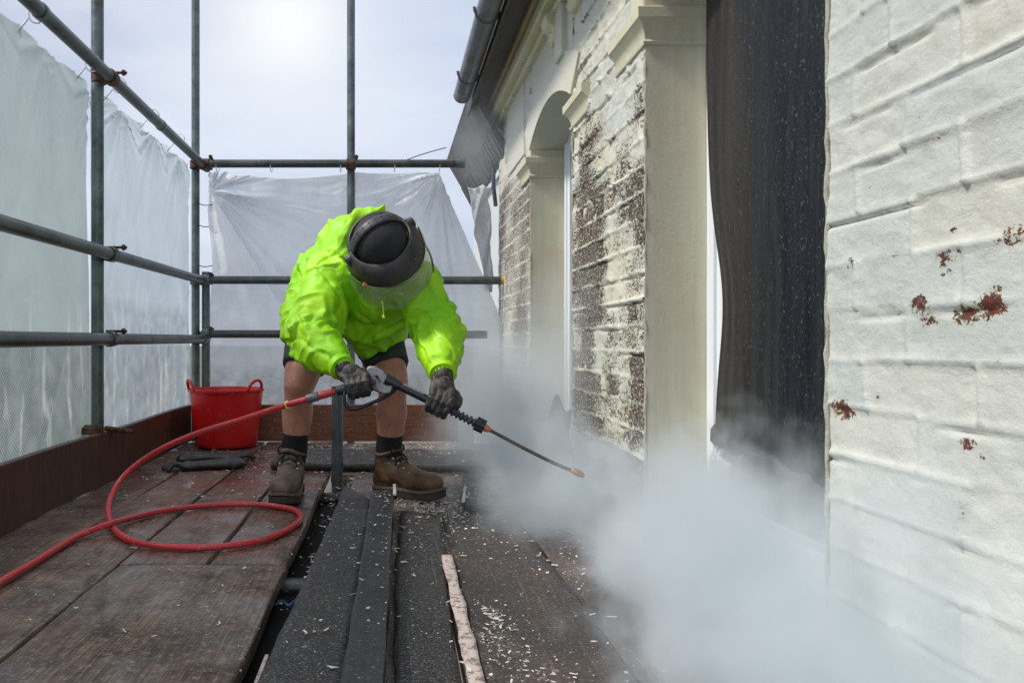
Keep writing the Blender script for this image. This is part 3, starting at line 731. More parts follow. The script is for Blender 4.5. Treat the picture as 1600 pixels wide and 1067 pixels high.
board('deck_board', -.724, -.272, .5, 2.068, 'deck_wood', 'wide wet front board with brown grain at the bottom left of the deck', 'deck board', G, z=.004)
# black strip added in the gap as its deep shade, with a pale batten
tag(board('gap_shade_strip', -.38, -.158, .5, 3.38, 'gap_shade', 'black strip added below the gap between the deck halves as its shade', 'board', z=-.085), kind=None)
tag(recenter(MB().box(-.247, -.238, 1.05, 1.55, -.05, -.028).build('batten', 'pale_batten', None, 35, .002)), 'thin pale batten lying in the dark gap at the bottom edge', 'batten')
# boards of the right half (below the felts)
board('deck_board', -.150, .135, .5, 3.52, 'dusty_board', 'pale dusty deck board under the side-on brown boot', 'deck board', G, z=-.004)
board('deck_board', .142, .40, .5, 3.50, 'dusty_board', 'dusty deck board with white paint scale right of the narrow felt strip', 'deck board', G, z=-.006)
board('deck_board', .408, .735, .5, 4.64, 'dusty_board', 'deck board lying closest to the house wall in the steam', 'deck board', G, z=-.008)
board('deck_board', -.26, .40, 3.53, 4.64, 'dusty_board', 'pale debris-covered board at the far end behind the boots', 'deck board', G, z=-.006)
def vn1(t_): return float(vnoise(np.array([t_]), np.array([.5]), seed=5)[0])
def felt(name, pts, m, label, z, th=.012, cat='felt strip', lift=None):
    # pts: left edge list and right edge list of (x, y), from near to far
    Lp, Rp = pts; nx, ny = 8, 40; sd_ = random.random() * 9
    def ev(l, t):
        for a, b in zip(l[:-1], l[1:]):
            if t <= b[2] or b is l[-1]:
                k = (t - a[2]) / max(1e-6, b[2] - a[2]); return a[0] + (b[0] - a[0]) * k, a[1] + (b[1] - a[1]) * k
    def par(l): return [(x, y, i / (len(l) - 1)) for i, (x, y) in enumerate(l)]
    Lq, Rq = par(Lp), par(Rp)
    def fn(u, v_):
        a = ev(Lq, v_); b = ev(Rq, v_); x = a[0] + (b[0] - a[0]) * u; y = a[1] + (b[1] - a[1]) * u
        x += (.0012 * math.sin(y * 23 + sd_) + .0018 * vn1(y * 9 + sd_ * 7)) * (1 if u in (0, 1) else 0)
        zz = z + .0025 * math.sin(y * 7 + x * 15 + sd_) + (lift(u, v_) if lift else 0)
        return (x, y, zz)
    o = MB().grid(fn, nx, ny).build(name, m, None, 50, 0, th); o.modifiers[0].offset = -1
    return tag(recenter(o), label, cat, 'black roofing felt strips on the deck')
felt('felt_strip', ([(-.225, .55), (-.218, 1.2), (-.19, 2.0), (-.168, 3.02)], [(-.076, .55), (-.073, 1.2), (-.063, 2.0), (-.058, 2.74)]), 'felt', 'wide gritty black felt strip with a slanted end beside the dark gap', .036, .030)
felt('felt_strip', ([(-.075, .55), (-.072, 1.2), (-.062, 2.0), (-.057, 2.73)], [(-.006, .55), (-.006, 1.2), (.008, 2.0), (.024, 2.76)]), 'felt_plain', 'narrow raised black strip with a white tip between the two gritty felts', .072, .055)
felt('felt_strip', ([(.008, .55), (.010, 1.2), (.020, 2.0), (.046, 2.68)], [(.110, .55), (.114, 1.2), (.150, 2.0), (.178, 2.62)]), 'felt', 'gritty black felt strip left of the long pale line', .012)
felt('felt_strip', ([(.160, .55), (.160, 1.2), (.175, 2.0), (.19, 2.66)], [(.44, .55), (.44, 1.2), (.44, 2.0), (.44, 2.63)]), 'scratched_felt', 'wide scratched dark felt sheet right of the long pale line', .006, .008)
felt('felt_strip', ([(.445, .55), (.445, 1.2), (.445, 2.0), (.445, 2.7)], [(.70, .55), (.70, 1.2), (.70, 2.0), (.70, 2.7)]), 'scratched_felt', 'dark felt sheet along the foot of the house wall in the steam', .004, .008)
felt('felt_strip', ([(.268, 2.70), (.272, 2.85), (.305, 3.1), (.325, 3.3)], [(.55, 2.64), (.60, 2.85), (.62, 3.1), (.66, 3.3)]), 'felt', 'short black felt piece with a pale left edge near the lance tip', .032, .02)
felt('felt_strip', ([(-.55, 3.62), (-.55, 3.75), (-.55, 3.9), (-.55, 4.08)], [(.62, 3.50), (.60, 3.66), (.60, 3.85), (.62, 4.05)]), 'felt', 'black felt plank lying across the deck behind both boots', .034, .03)
tag(recenter(MB().box(.021, .032, 2.66, 2.84, .070, .078).build('white_strip', 'tie_white', None, 35, .002)), 'small white strip at the tip of the narrow raised felt', 'strip')
tag(recenter(MB().add([(.262, 2.72, .034), (.275, 2.72, .036), (.312, 3.02, .036), (.303, 3.02, .034)], [(0, 1, 2, 3)]).build('white_strip', 'tie_white', None, 35, 0, .004)), 'white strip along the left edge of the short felt piece', 'strip')
mb = MB(); mb.grid(lambda u, v_: (.150 + (u - .5) * (.030 + .006 * vn1(v_ * 22)) + .0015 * vn1(v_ * 60 + 9 * u) + .014 * v_, .9 + 1.22 * v_, .0125 + .0006 * math.sin(v_ * 40)), 3, 60)
tag(recenter(mb.build('pale_batten', 'pale_batten', None, True, 0, .004)), 'long pale scaly batten between the gritty and the scratched felt', 'batten')
for nm, x0, x1, y0, y1, ln in (('toe_board', -1.222, -1.192, .5, 4.67, 'left'),):
    o = board(nm, -.11, .11, y0, y1, 'plank_edge', 'long dark brown toe board standing along the left side of the deck', 'toe board', 'toe boards', z=0, th=.03)
    o.rotation_euler = (0, R(-90), 0); o.location = (-1.192 - .03, 2.585, .112); o.scale = (1, 1, 1)
tb = MB().box(-1.19, .43, 4.665, 4.697, 0, .222)
tag(recenter(tb.build('toe_board', 'back_plank', None, 35, .004)), 'orange-brown wet toe board across the far end behind the worker', 'toe board', 'toe boards')
# transoms under the deck
mbx = MB()
# ------------------------------------------------------------------ scaffold
sc = empty('scaffold', (-1.245, 3.3, -3.6), 'galvanised tube scaffold with couplers around the boarded deck', 'scaffold')
TR = .0262
def bar(name, a, b, m='steel', par=sc, r=TR):
    a, b = Vector(a), Vector(b); n = 14
    pts = [a.lerp(b, i / n) for i in range(n + 1)]
    return MB().tube(pts, r, 20).build(name, m, par, 50)
SX = -1.245
bar('standard', (SX, 3.30, -3.6), (SX, 3.30, 4.2)); bar('standard', (SX, 4.99, -3.6), (SX, 4.99, 4.2)); bar('standard', (-.237, 5.03, -3.6), (-.237, 5.03, 4.2))
bar('standard', (-1.185, 5.02, -3.6), (-1.185, 5.02, 1.06)); bar('standard', (-.222, 3.42, -.2), (-.222, 3.42, .405), 'steel')
bar('ledger', (-1.188, .9, 1.725), (-1.188, 5.06, 1.745), 'steel_dark'); bar('ledger', (-1.188, .9, .950), (-1.188, 5.06, 1.000), 'steel_dark'); bar('ledger', (-1.188, .9, .603), (-1.188, 5.06, .622), 'steel_dark')
bar('ledger', (-1.24, 4.955, 1.752), (.452, 4.955, 1.752), 'steel_dark'); l2 = bar('ledger', (-1.2, 4.965, 1.003), (.735, 4.965, 1.000), 'steel_dark'); bar('ledger', (-1.2, 4.965, .655), (.645, 4.965, .650), 'steel_dark')
MB().tube([(.733, 4.965, 1.0), (.775, 4.965, 1.0)], .026, 18).build('end_cap', 'yellow_cap', l2, 40)
for y in (1.0, 2.1, 3.3, 4.6): bar('transom', (-1.3, y, -.070), (.72, y, -.070), 'steel_dark')
bar('transom', (-.222, .4, -.125), (-.222, 4.9, -.125), 'steel_dark')
def coupler(c, ax, m='rusty', flip=1):
    c = Vector(c); ax = Vector(ax).normalized(); up = Vector((0, 0, 1)); sd_ = ax.cross(up).normalized()
    mb = MB()
    mb.tube([c - ax * .026, c + ax * .026], .033, 18)                    # saddle round the horizontal tube
    mb.tube([c + sd_ * .05 * flip - up * .026, c + sd_ * .05 * flip + up * .026], .033, 18)
    mb.box(-.02, .02, -.02, .02, -.02, .02, Matrix.Translation(c + sd_ * .025 * flip))
    o = mb.build('coupler', m, sc, 35, .003)
    e = c + ax * .040 + up * .034
    MB().tube([e - sd_ * .035, e + sd_ * .034, e + sd_ * .036, e + sd_ * .048, e + sd_ * .049, e + sd_ * .056], [.006, .006, .013, .013, .006, .006], 8).build('bolt', 'rusty', o, 35)
    MB().tube([c + up * .02 + ax * .02, e], .009, 8).build('eye_lug', 'rusty', o, 35)
    e2 = c + sd_ * .05 * flip - ax * .035 + up * .01
    MB().tube([e2 + ax * .03, e2 - ax * .018, e2 - ax * .0185, e2 - ax * .030, e2 - ax * .031, e2 - ax * .040], [.006, .006, .013, .013, .006, .006], 8).build('bolt', 'rusty', o, 35)
for z in (1.737, .978, .614): coupler((-1.188, 3.30, z), (0, 1, .01), 'rusty' if z > 1.5 else 'steel_dark', -1)
for z in (1.744, .998, .621): coupler((-1.188, 4.95, z), (0, 1, .01), 'rusty' if z > 1.5 else 'steel', -1)
coupler((-1.17, 4.955, 1.752), (1, 0, 0), 'rusty', -1)
coupler((-.237, 4.955, 1.752), (1, 0, 0), 'rusty', -1)
coupler((-1.17, 4.96, 1.003), (1, 0, 0), 'steel', -1); coupler((-1.17, 4.96, .655), (1, 0, 0), 'steel', -1)
MB().tube([(.44, 4.955, 1.752), (.50, 4.955, 1.752)], .030, 14).build('coupler', 'steel', sc, 35)
MB().tube([(-1.188, 2.62, 1.733), (-1.188, 2.645, 1.733)], .030, 16).build('band', 'steel', sc, 40); MB().tube([(-1.188, 4.02, 1.739), (-1.188, 4.05, 1.739)], .029, 16).build('band', 'steel', sc, 40)
o = MB().box(-1.30, -1.19, 3.20, 3.235, .215, .245).tube([(-1.31, 3.23, .245), (-1.20, 3.23, .245)], .010, 8).tube([(-1.20, 3.27, .235), (-1.13, 3.40, .205)], .012, 8).build('toe_board_clip', 'rusty', sc, 35, .003)

# ------------------------------------------------------------------ plastic sheets
def wrinkles(Y, Z, seed, top, sag):
    w_ = .018 * fbm(Y * 2.2, Z * 1.2, seed=seed) + .008 * crease(vnoise(Y * 4 + Z * 1.6, Z * 1.0, seed=seed + 3), .3) + .004 * crease(vnoise(Y * 9 - Z * 3, Z * 2, seed=seed + 4), .3) + .0018 * fbm(Y * 26, Z * 10, seed=seed + 5)
    return w_
def left_sheet(name, y0, y1, m, label, seed, ztop, amp=1.):
    nu, nv = 150, 150; u = np.linspace(0, 1, nu + 1); v_ = np.linspace(0, 1, nv + 1); U, V_ = np.meshgrid(u, v_)
    Y = y0 + (y1 - y0) * U; zt = ztop + .018 * (Y - 3.3)
    tie = .5; sag = .016 * np.abs(np.sin(math.pi * (Y - .15 - y0) / tie)) ** .8 + .004 * fbm(Y * 9, Y * 0, seed=seed); bot = .03
    Z = bot + (zt - sag - bot) * V_
    X = -1.282 + amp * wrinkles(Y, Z, seed, zt, sag)
    tq = np.abs(((Y - .15 - y0) / tie) % 1 - .5) * tie; X += .016 * np.exp(-(zt - Z) / .22) * ridge(vnoise(np.arctan2(tq, zt - Z + .02) * 6, np.floor((Y - .15 - y0) / tie), seed=seed)) * amp
    X += .006 * ridge(fbm(Y * 3.5 + Z * 1.1, Z * .9, seed=seed + 9, oct=3)) * np.clip((1.1 - Z) * 2, 0, 1) * amp
    # diagonal tension folds running from ties at the post
    for ya, za, sl, wd, am in ((3.45, .62, .42, .010, .010), (3.55, .62, .5, .012, .012), (3.62, .98, .25, .010, .008), (3.22, .78, -.10, .008, .010), (3.15, .70, -.7, .016, .008), (3.8, .95, .3, .01, .006)):
        d_ = (Y - ya) - (za - Z) * -sl * -1; X += am * amp * np.exp(-(d_ / wd) ** 2) * np.clip((za - Z) * 5, 0, 1)
    vs = np.stack([X, Y, Z], -1).reshape(-1, 3); n = nu + 1
    f = [(j * n + i, j * n + i + 1, (j + 1) * n + i + 1, (j + 1) * n + i) for j in range(nv) for i in range(nu)]
    o = link(name, pymesh(name, vs, f), m, None, True); tag(o, label, 'plastic sheet', 'plastic sheets around the scaffold'); recenter(o)
    k = 0; y = y0 + .15
    while y < y1:
        z = ztop + .018 * (y - 3.3)
        tie_ = MB().tube([V(-1.188 + .030 * math.cos(a) - .02, y + .004 * math.sin(a), z + .034 + .036 * math.sin(a)) for a in [2 * math.pi * i / 14 for i in range(15)]], .003, 6).tube([(-1.236, y, z + .02), (-1.282, y + .01, z - .03)], .003, 6)
        tie_.build('tie', 'tie_white', o, True); y += .5
    return o
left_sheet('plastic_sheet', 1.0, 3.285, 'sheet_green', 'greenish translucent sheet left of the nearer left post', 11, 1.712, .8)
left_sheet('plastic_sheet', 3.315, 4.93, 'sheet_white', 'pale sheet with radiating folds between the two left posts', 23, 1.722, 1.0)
# back sheet
nu, nv = 230, 190; U, V_ = np.meshgrid(np.linspace(0, 1, nu + 1), np.linspace(0, 1, nv + 1))
Z = .02 + 1.70 * V_; 
xr = np.where(Z > .75, .345 + (1.72 - Z) / .97 * .41, .755); Xl = -1.165 + .012 * np.sin(Z * 7)
X = Xl + (xr - Xl) * U; Z = Z - V_ ** 8 * .045 * (np.sin(math.pi * np.clip((X + 1.1) / .9, 0, 1)) + .3 * np.sin(math.pi * np.clip((X + .2) / .55, 0, 1)))
Yb = 5.075 + .016 * fbm(X * 1.7, Z * 1.7, seed=51) + .006 * ridge(fbm(X * 5, Z * 6, seed=57, oct=3)) + .0022 * fbm(X * 24, Z * 20, seed=53)
def radial(cx, cz, n, amp, reach, a0=0.):
    ang = np.arctan2(Z - cz, X - cx); r = np.hypot(X - cx, Z - cz)
    return amp * (1 - np.abs(vnoise(ang * n + a0, r * .8, seed=61 + int(n))) * 2) * np.exp(-r / reach) * np.clip(r * 6, 0, 1)
Yb = Yb - radial(.345, 1.72, 8.5, .10, .60) - radial(-1.165, 1.60, 7.5, .075, .8, 4.) - radial(-.24, 1.66, 4., .012, .5, 9.) - .012 * ridge(vnoise(X * 1.2, (Z - .12 * X) * 12, seed=70)) * np.clip((Z - 1.2) * 3, 0, 1)
vs = np.stack([X, Yb, Z], -1).reshape(-1, 3); n = nu + 1
f = [(j * n + i, j * n + i + 1, (j + 1) * n + i + 1, (j + 1) * n + i) for j in range(nv) for i in range(nu)]
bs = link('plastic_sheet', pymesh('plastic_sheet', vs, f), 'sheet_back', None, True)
tag(bs, 'wrinkled whitish sheet with a slanting right edge hung across the far end behind the worker', 'plastic sheet', 'plastic sheets around the scaffold'); recenter(bs)
for x in (-1.10, -.75, -.30, .05, .34):
    MB().tube([V(x + .003 * math.sin(a), 4.985 + .052 * math.cos(a), 1.745 + .038 * math.sin(a)) for a in [2 * math.pi * i / 14 for i in range(15)]], .003, 6).build('tie', 'tie_white', bs, True)
for i, z in enumerate((1.50, 1.36, 1.10)):
    tag(recenter(MB().tube(catmull([(-1.225, 4.97, z), (-1.19, 5.0, z - .008), (-1.15, 5.06, z + .006)], 4), .0028, 6).build('cable_tie', 'wire', None)), ('top', 'middle', 'lowest')[i] + ' thin dark tie bridging the bright slit at the far left corner', 'cable tie', 'ties at the corner slit')

# ------------------------------------------------------------------ black sheet in the nearer window opening
def bsh(u, v_):
    z = .325 + 1.55 * v_; y_l = 2.135 - (.055 * math.exp(-((z - .72) / .20) ** 2)) - .012 * math.sin(z * 4) + (.03 if v_ < .03 else 0)
    y = y_l + (1.42 - y_l) * u
    x = .895 - .02 * u + .005 * math.sin(u * 17 + 1.2 * math.sin(z * 2)) + .0015 * math.sin(u * 61 + z) + .008 * math.sin(z * 3 + u * 4)
    zz = z - (.014 * math.sin(u * 9) + .006 * math.sin(u * 31)) * (1 - v_) ** 6
    return (x, y, zz)
bk = MB().grid(bsh, 160, 90).build('black_sheet', 'black_sheet', None, True, 0, .002)
tag(recenter(bk), 'wet streaky black plastic sheet hanging in the nearer window opening', 'plastic sheet')
bk.data.transform(Matrix.Translation((0, 0, 0)))
mb = MB(); mb.grid(lambda u, v_: (.905 + .012 * math.sin(u * 8) + .01 * math.sin(v_ * 6), 2.135 - .07 * u - .03 * v_ * u, .10 + .20 * v_ + .02 * math.sin(u * 5)), 8, 12)
tag(recenter(mb.build('plastic_scrap', 'torn_plastic', None, True, 0, .002)), 'white torn plastic scrap below the lower corner of the black sheet', 'plastic scrap')
mb = MB(); mb.grid(lambda u, v_: (.70 + .10 * u + .012 * math.sin(v_ * 7), 3.35 - .10 * v_ + .04 * u, .075 + .30 * v_ * (1 - .3 * u) + .02 * math.sin(u * 9)), 10, 14)
tag(recenter(mb.build('crumpled_tarp', 'tarp_grey', None, True, 0, .003)), 'crumpled dark tarp corner on the sill of the farther window, veiled in steam', 'tarp')

# ------------------------------------------------------------------ red tub
tub = empty('rubber_tub', (-.925, 4.42, 0), 'red flexible tub with two loop handles in the far left corner', 'tub')
def lathe(prof, seg=48, cx=0, cy=0, sq=1.):
    mb = MB(); v = []; 
    for r_, z in prof:
        for k in range(seg):
            a = 2 * math.pi * k / seg; v.append((cx + r_ * math.cos(a), cy + r_ * math.sin(a) * sq, z))
    f = [(i * seg + k, i * seg + (k + 1) % seg, (i + 1) * seg + (k + 1) % seg, (i + 1) * seg + k) for i in range(len(prof) - 1) for k in range(seg)]
    mb.add(v, f); return mb
pr = [(.001, .006), (.150, .006), (.166, .010), (.176, .03), (.190, .15), (.205, .30), (.208, .318), (.215, .322), (.216, .334), (.208, .338), (.202, .33), (.185, .15), (.168, .03), (.001, .02)]
lathe(pr, 56, -.925, 4.42, .95).build('tub_body', 'tub_red', tub, 50)
for s_ in (-1, 1):
    pts = []
    for i in range(13):
        a = math.pi * i / 12; u_ = math.cos(a)
        th_ = R(0 if s_ > 0 else 180) + u_ * R(17) - R(28) * s_
        rr = .209 + .012 * math.sin(a); pts.append((-.925 + rr * math.cos(th_), 4.42 + rr * .95 * math.sin(th_), .325 + .062 * math.sin(a)))
    MB().tube(pts, .0085, 10).build('handle', 'tub_red', tub, True)

# ------------------------------------------------------------------ gloves
def finger(mb, pts, r0, r1, n=3):
    c = catmull(pts, 4); L = len(c); mb.tube(c, [(r0 + (r1 - r0) * i / (L - 1)) * 1.08 for i in range(L)], 10, round_caps=True)
def lying_glove(name, org, ang, label, crump=0.):
    mb = MB(); M = Matrix.Translation(org) @ Matrix.Rotation(ang, 4, 'Z')
    t = lambda *p: M @ Vector(p)
    mb.ell(t(.0, 0, .016), (.060, .052, .024), (M.to_3x3() @ V(1, 0, 0), M.to_3x3() @ V(0, 1, 0), V(0, 0, 1)))
    mb.tube([t(-.03, 0, .018), t(-.12, .01 + crump, .022), t(-.20, .0 + crump * 2, .018)], [.042, .050, .062], 14, True, ((0, 0, 1), .48), True)
    for i, (yy, l) in enumerate(((-.034, .062), (-.012, .078), (.011, .074), (.032, .060))):
        finger(mb, [t(.03, yy, .015), t(.045 + l * .5, yy * 1.25, .026 + .006 * (i % 2)), t(.045 + l, yy * 1.45 + .004, .010)], .0115, .0095)
    finger(mb, [t(-.02, -.035, .014), t(.005, -.065, .018), t(.035, -.078, .011)], .0125, .010)
    me = remesh(mb, .0035, 3); a, b = co_no(me); a += b * (.003 * fbm(a[:, 0] * 40, a[:, 1] * 40, a[:, 2] * 40, seed=3))[:, None]; a[:, 2] = np.maximum(a[:, 2], .001); setco(me, a)
    o = link(name, me, 'rubber', None, True); return tag(recenter(o), label, 'glove', 'loose gloves on the boards')
lying_glove('rubber_glove', V(-.925, 3.62, .002), R(198), 'black rubber glove lying palm down with fingers towards the toe board')
lying_glove('rubber_glove', V(-.80, 3.90, .002), R(25), 'crumpled black rubber glove nearest the red tub', .012)

# ------------------------------------------------------------------ hose
hp = [P(524, 612, 2.50), P(500, 618, 2.49), P(450, 632, 2.50), P(380, 655, 2.58), P(300, 680, 2.70), P(240, 708, 2.78), P(195, 742, 2.78), P(172, 780, 2.70)]
def fl(px, py, z=.0125): y = (H - z) * F / (py - PY); return V((px - PX) * y / F, y, z)
hp += [fl(171, 812, .016), fl(192, 838), fl(240, 852), fl(320, 855), fl(400, 846), fl(448, 828), fl(470, 809), fl(455, 795), fl(400, 788), fl(330, 789), fl(260, 797), fl(205, 809, .016), fl(172, 818, .028), fl(120, 838), fl(50, 880), fl(0, 909), fl(-120, 985)]
hose = tag(recenter(MB().tube(catmull(hp, 8), .0102, 14).build('hose', 'hose_red', None, True)), 'red pressure hose looping over the boards up to the spray gun', 'hose')
def seg(a, b, r, m, nm, par, n=12): 
    a, b = Vector(a), Vector(b); return MB().tube([a, b], r, n).build(nm, m, par, 40, .0015)
d0 = (P(450, 632, 2.50) - P(524, 612, 2.50)).normalized()
q0 = P(500, 618, 2.49)
seg(q0 + d0 * .005, q0 + d0 * .045, .0155, 'gun_grey', 'connector', hose, 10); seg(q0 - d0 * .042, q0 + d0 * .004, .013, 'hose_red', 'sleeve', hose)
seg(P(452, 631.5, 2.505), P(446, 633.5, 2.505), .0135, 'toggle_yellow', 'tape', hose)

# ------------------------------------------------------------------ lance and gun
LA = P(612, 597, 2.45); LB = P(912, 743, 2.33); ld = (LB - LA).normalized()
def lat(px):                                           # point of the lance axis seen at photo column px
    t = 0.
    lo, hi = -.3, 1.3
    for _ in range(40):
        t = (lo + hi) / 2; p = LA.lerp(LB, t)
        if p.x / p.y * F + PX < px: lo = t
        else: hi = t
    return p
gun = empty('pressure_lance', LA, 'black and grey pressure washer gun with a long thin brass-tipped lance', 'pressure washer lance')
camv = V(0, -1, 0); lup = (V(0, 0, 1) - ld * ld.z).normalized()
# gun body: tapered block with a hump
mb = MB(); cb = P(592, 594, 2.47); bx = (P(610, 604, 2.45) - P(582, 583, 2.48)).normalized(); by = V(0, -1, 0); bz = bx.cross(by).normalized()
if bz.z < 0: bz = -bz
prof = [(-.058, -.006), (-.060, .016), (-.040, .030), (-.010, .033), (.020, .026), (.052, .012), (.058, -.012), (.040, -.026), (.008, -.036), (-.020, -.030)]
v = [cb + bx * a + bz * b_ + by * s_ for s_ in (-.019, .019) for a, b_ in prof]; k = len(prof)
mb.add(v, [tuple(range(k))[::-1], tuple(range(k, 2 * k))] + [(i, (i + 1) % k, (i + 1) % k + k, i + k) for i in range(k)])
mb.build('gun_body', 'gun_grey', gun, 30, .005)
seg(P(588, 588, 2.455), P(587, 587.5, 2.445), .005, 'gun_black', 'screw', gun)
hA = P(526, 611, 2.475); hB = P(588, 598, 2.47)
MB().tube([hA, hA.lerp(hB, .3), hA.lerp(hB, .7), hB], [.013, .0165, .0165, .019], 14, True, ((0, 0, 1), 1.1)).build('grip', 'gun_black', gun, 45)
MB().tube(catmull([P(541, 606, 2.47), P(538, 618, 2.46), P(541, 634, 2.46), P(553, 639, 2.46), P(575, 632, 2.46), P(600, 621, 2.46), P(616, 610, 2.455), P(619, 600, 2.455)], 6), .0062, 10).build('trigger_guard', 'gun_black', gun, 45)
MB().tube(catmull([P(586, 604, 2.47), P(570, 614, 2.465), P(551, 620, 2.465), P(546, 628, 2.465)], 6), [.008] * 12 + [.006] * 7, 10).build('trigger', 'gun_grey', gun, 45)
MB().tube([P(603, 592, 2.452), lat(614), lat(625)], [.020, .019, .016], 14).build('collar', 'gun_black', gun, 40)
MB().tube([lat(618), lat(660), lat(703)], .0135, 16).build('barrel', 'gun_black', gun, 40)
MB().tube([lat(630) + V(0, -.004, .011), lat(662) + V(0, -.004, .011)], .005, 8).build('rail', 'gun_grey', gun, 40)
a_, b_ = lat(700), lat(745); n = 46; pts = []; rr = []
for i in range(n): pts.append(a_.lerp(b_, i / (n - 1))); rr.append(.0105 + .0042 * (1 if math.sin(i / n * 2 * math.pi * 7.) > 0 else -.4))
MB().tube(pts, rr, 14).build('ribbed_grip', 'strap_grey', gun, 40)
mb = MB(); a_, b_ = lat(743), lat(757)
mb.tube([a_, b_], .0195, 14)
N1 = lup; N2 = ld.cross(lup)
for i in range(9):
    a = 2 * math.pi * i / 9; off = (N1 * math.cos(a) + N2 * math.sin(a)) * .0195; mb.tube([a_ + off, b_ + off], .0032, 6)
mb.build('lock_nut', 'gun_black', gun, 40)
MB().tube([lat(757), lat(760), lat(764), lat(767)], [.012, .012, .009, .007], 12).build('bush', 'copper_end', gun, 40)
pp = [lat(765), lat(810), lat(850), lat(880), lat(900)]
for i, q_ in enumerate(pp): pp[i] = q_ + V(0, 0, -.006 * math.sin(math.pi * i / 4))
MB().tube(catmull(pp, 5), .0055, 10).build('lance_pipe', 'lance_steel', gun, True)
MB().tube([lat(893), lat(896), lat(906), lat(909), lat(913)], [.007, .0105, .0105, .0085, .005], 12).build('nozzle', 'brass', gun, 40)

# ------------------------------------------------------------------ worker
def cap_(mb, *pr, seg=18): mb.tube([p for p, _ in pr], [r_ for _, r_ in pr], seg, round_caps=True)
pelvis = V(-.176, 3.20, .86); mid = V(-.11, 2.98, .93); neckb = P(590, 350, 2.80)
hipR = V(-.27, 3.20, .80); hipL = V(-.085, 3.20, .80)
kneeR = P(467, 603, 3.00); kneeL = P(614, 603, 2.97); ankR = V(-.370, 3.035, .10); ankL = V(.004, 3.03, .10)
shR = P(516, 436, 2.80); shL = P(650, 446, 2.74)
elR = P(487, 528, 2.66); elL = P(687, 520, 2.66)
hl = lat(686); wrL = hl + V(.016, .035, .088); hg = hA.lerp(hB, .55); wrR = P(538, 578, 2.50)
hf = V(.50, -.46, -.735).normalized(); hs = V(.80, .10, .55); hs = (hs - hf * hs.dot(hf)).normalized(); hu = hf.cross(hs).normalized()
hc = P(597, 386, 2.60)                                 # middle of the skull
def hp_(s_, f_, u_): return hc + hs * s_ + hf * f_ + hu * u_
mb = MB()
cap_(mb, (pelvis, .13), (mid + V(0, .02, .03), .115), (shR.lerp(shL, .5) + V(0, .08, .07), .10))
cap_(mb, (shR, .062), (neckb + V(0, .05, -.02), .085), (shL, .062))
for hip, kn, an in ((hipR, kneeR, ankR), (hipL, kneeL, ankL)):
    calf = kn.lerp(an, .32) + V(0, .018, 0); low = kn.lerp(an, .75)
    cap_(mb, (hip, .098), (hip.lerp(kn, .5), .085), (kn + (hip - kn) * .12, .070), (kn, .062))
    cap_(mb, (kn, .060), (kn.lerp(an, .12), .054), (calf, .063), (kn.lerp(an, .5) + V(0, .01, 0), .055), (low, .042), (an, .041))
    mb.ell(kn + V(0, -.018, .005), (.045, .045, .052))
for sh, el, wr in ((shR, elR, wrR), (shL, elL, wrL)): cap_(mb, (sh, .062), (sh.lerp(el, .5), .05), (el, .042), (el.lerp(wr, .4), .043), (wr, .030))
cap_(mb, (neckb + V(0, .06, -.02), .062), (hp_(0, -.03, -.09), .060))
AX = (hs, hf, hu)
mb.ell(hp_(0, 0, .01), (.076, .098, .098), AX); mb.ell(hp_(0, .035, -.07), (.058, .058, .070), AX); mb.ell(hp_(0, .070, -.115), (.028, .026, .022), AX)
cap_(mb, (hp_(0, .096, -.01), .010), (hp_(0, .118, -.050), .014), seg=10)
for s_ in (-1, 1): mb.ell(hp_(.078 * s_, -.008, -.030), (.010, .020, .032), AX); mb.ell(hp_(.042 * s_, .068, -.045), (.022, .020, .022), AX)
cap_(mb, (hp_(-.02, .088, -.083), .008), (hp_(.02, .088, -.083), .008), seg=8)
me = remesh(mb, .0065, 5); a, b = co_no(me); a += b * (.0022 * fbm(a[:, 0] * 22, a[:, 1] * 22, a[:, 2] * 14, seed=13))[:, None]; setco(me, a)
person = tag(link('person', me, 'skin', None, True), 'worker in a lime green hooded jacket and dark shorts bending over a pressure lance', 'person')
recenter(person)
for s_ in (-1, 1): MB().ell(hp_(.031 * s_, .083, -.022), .0115).build('eye', 'eye_white', person, True)
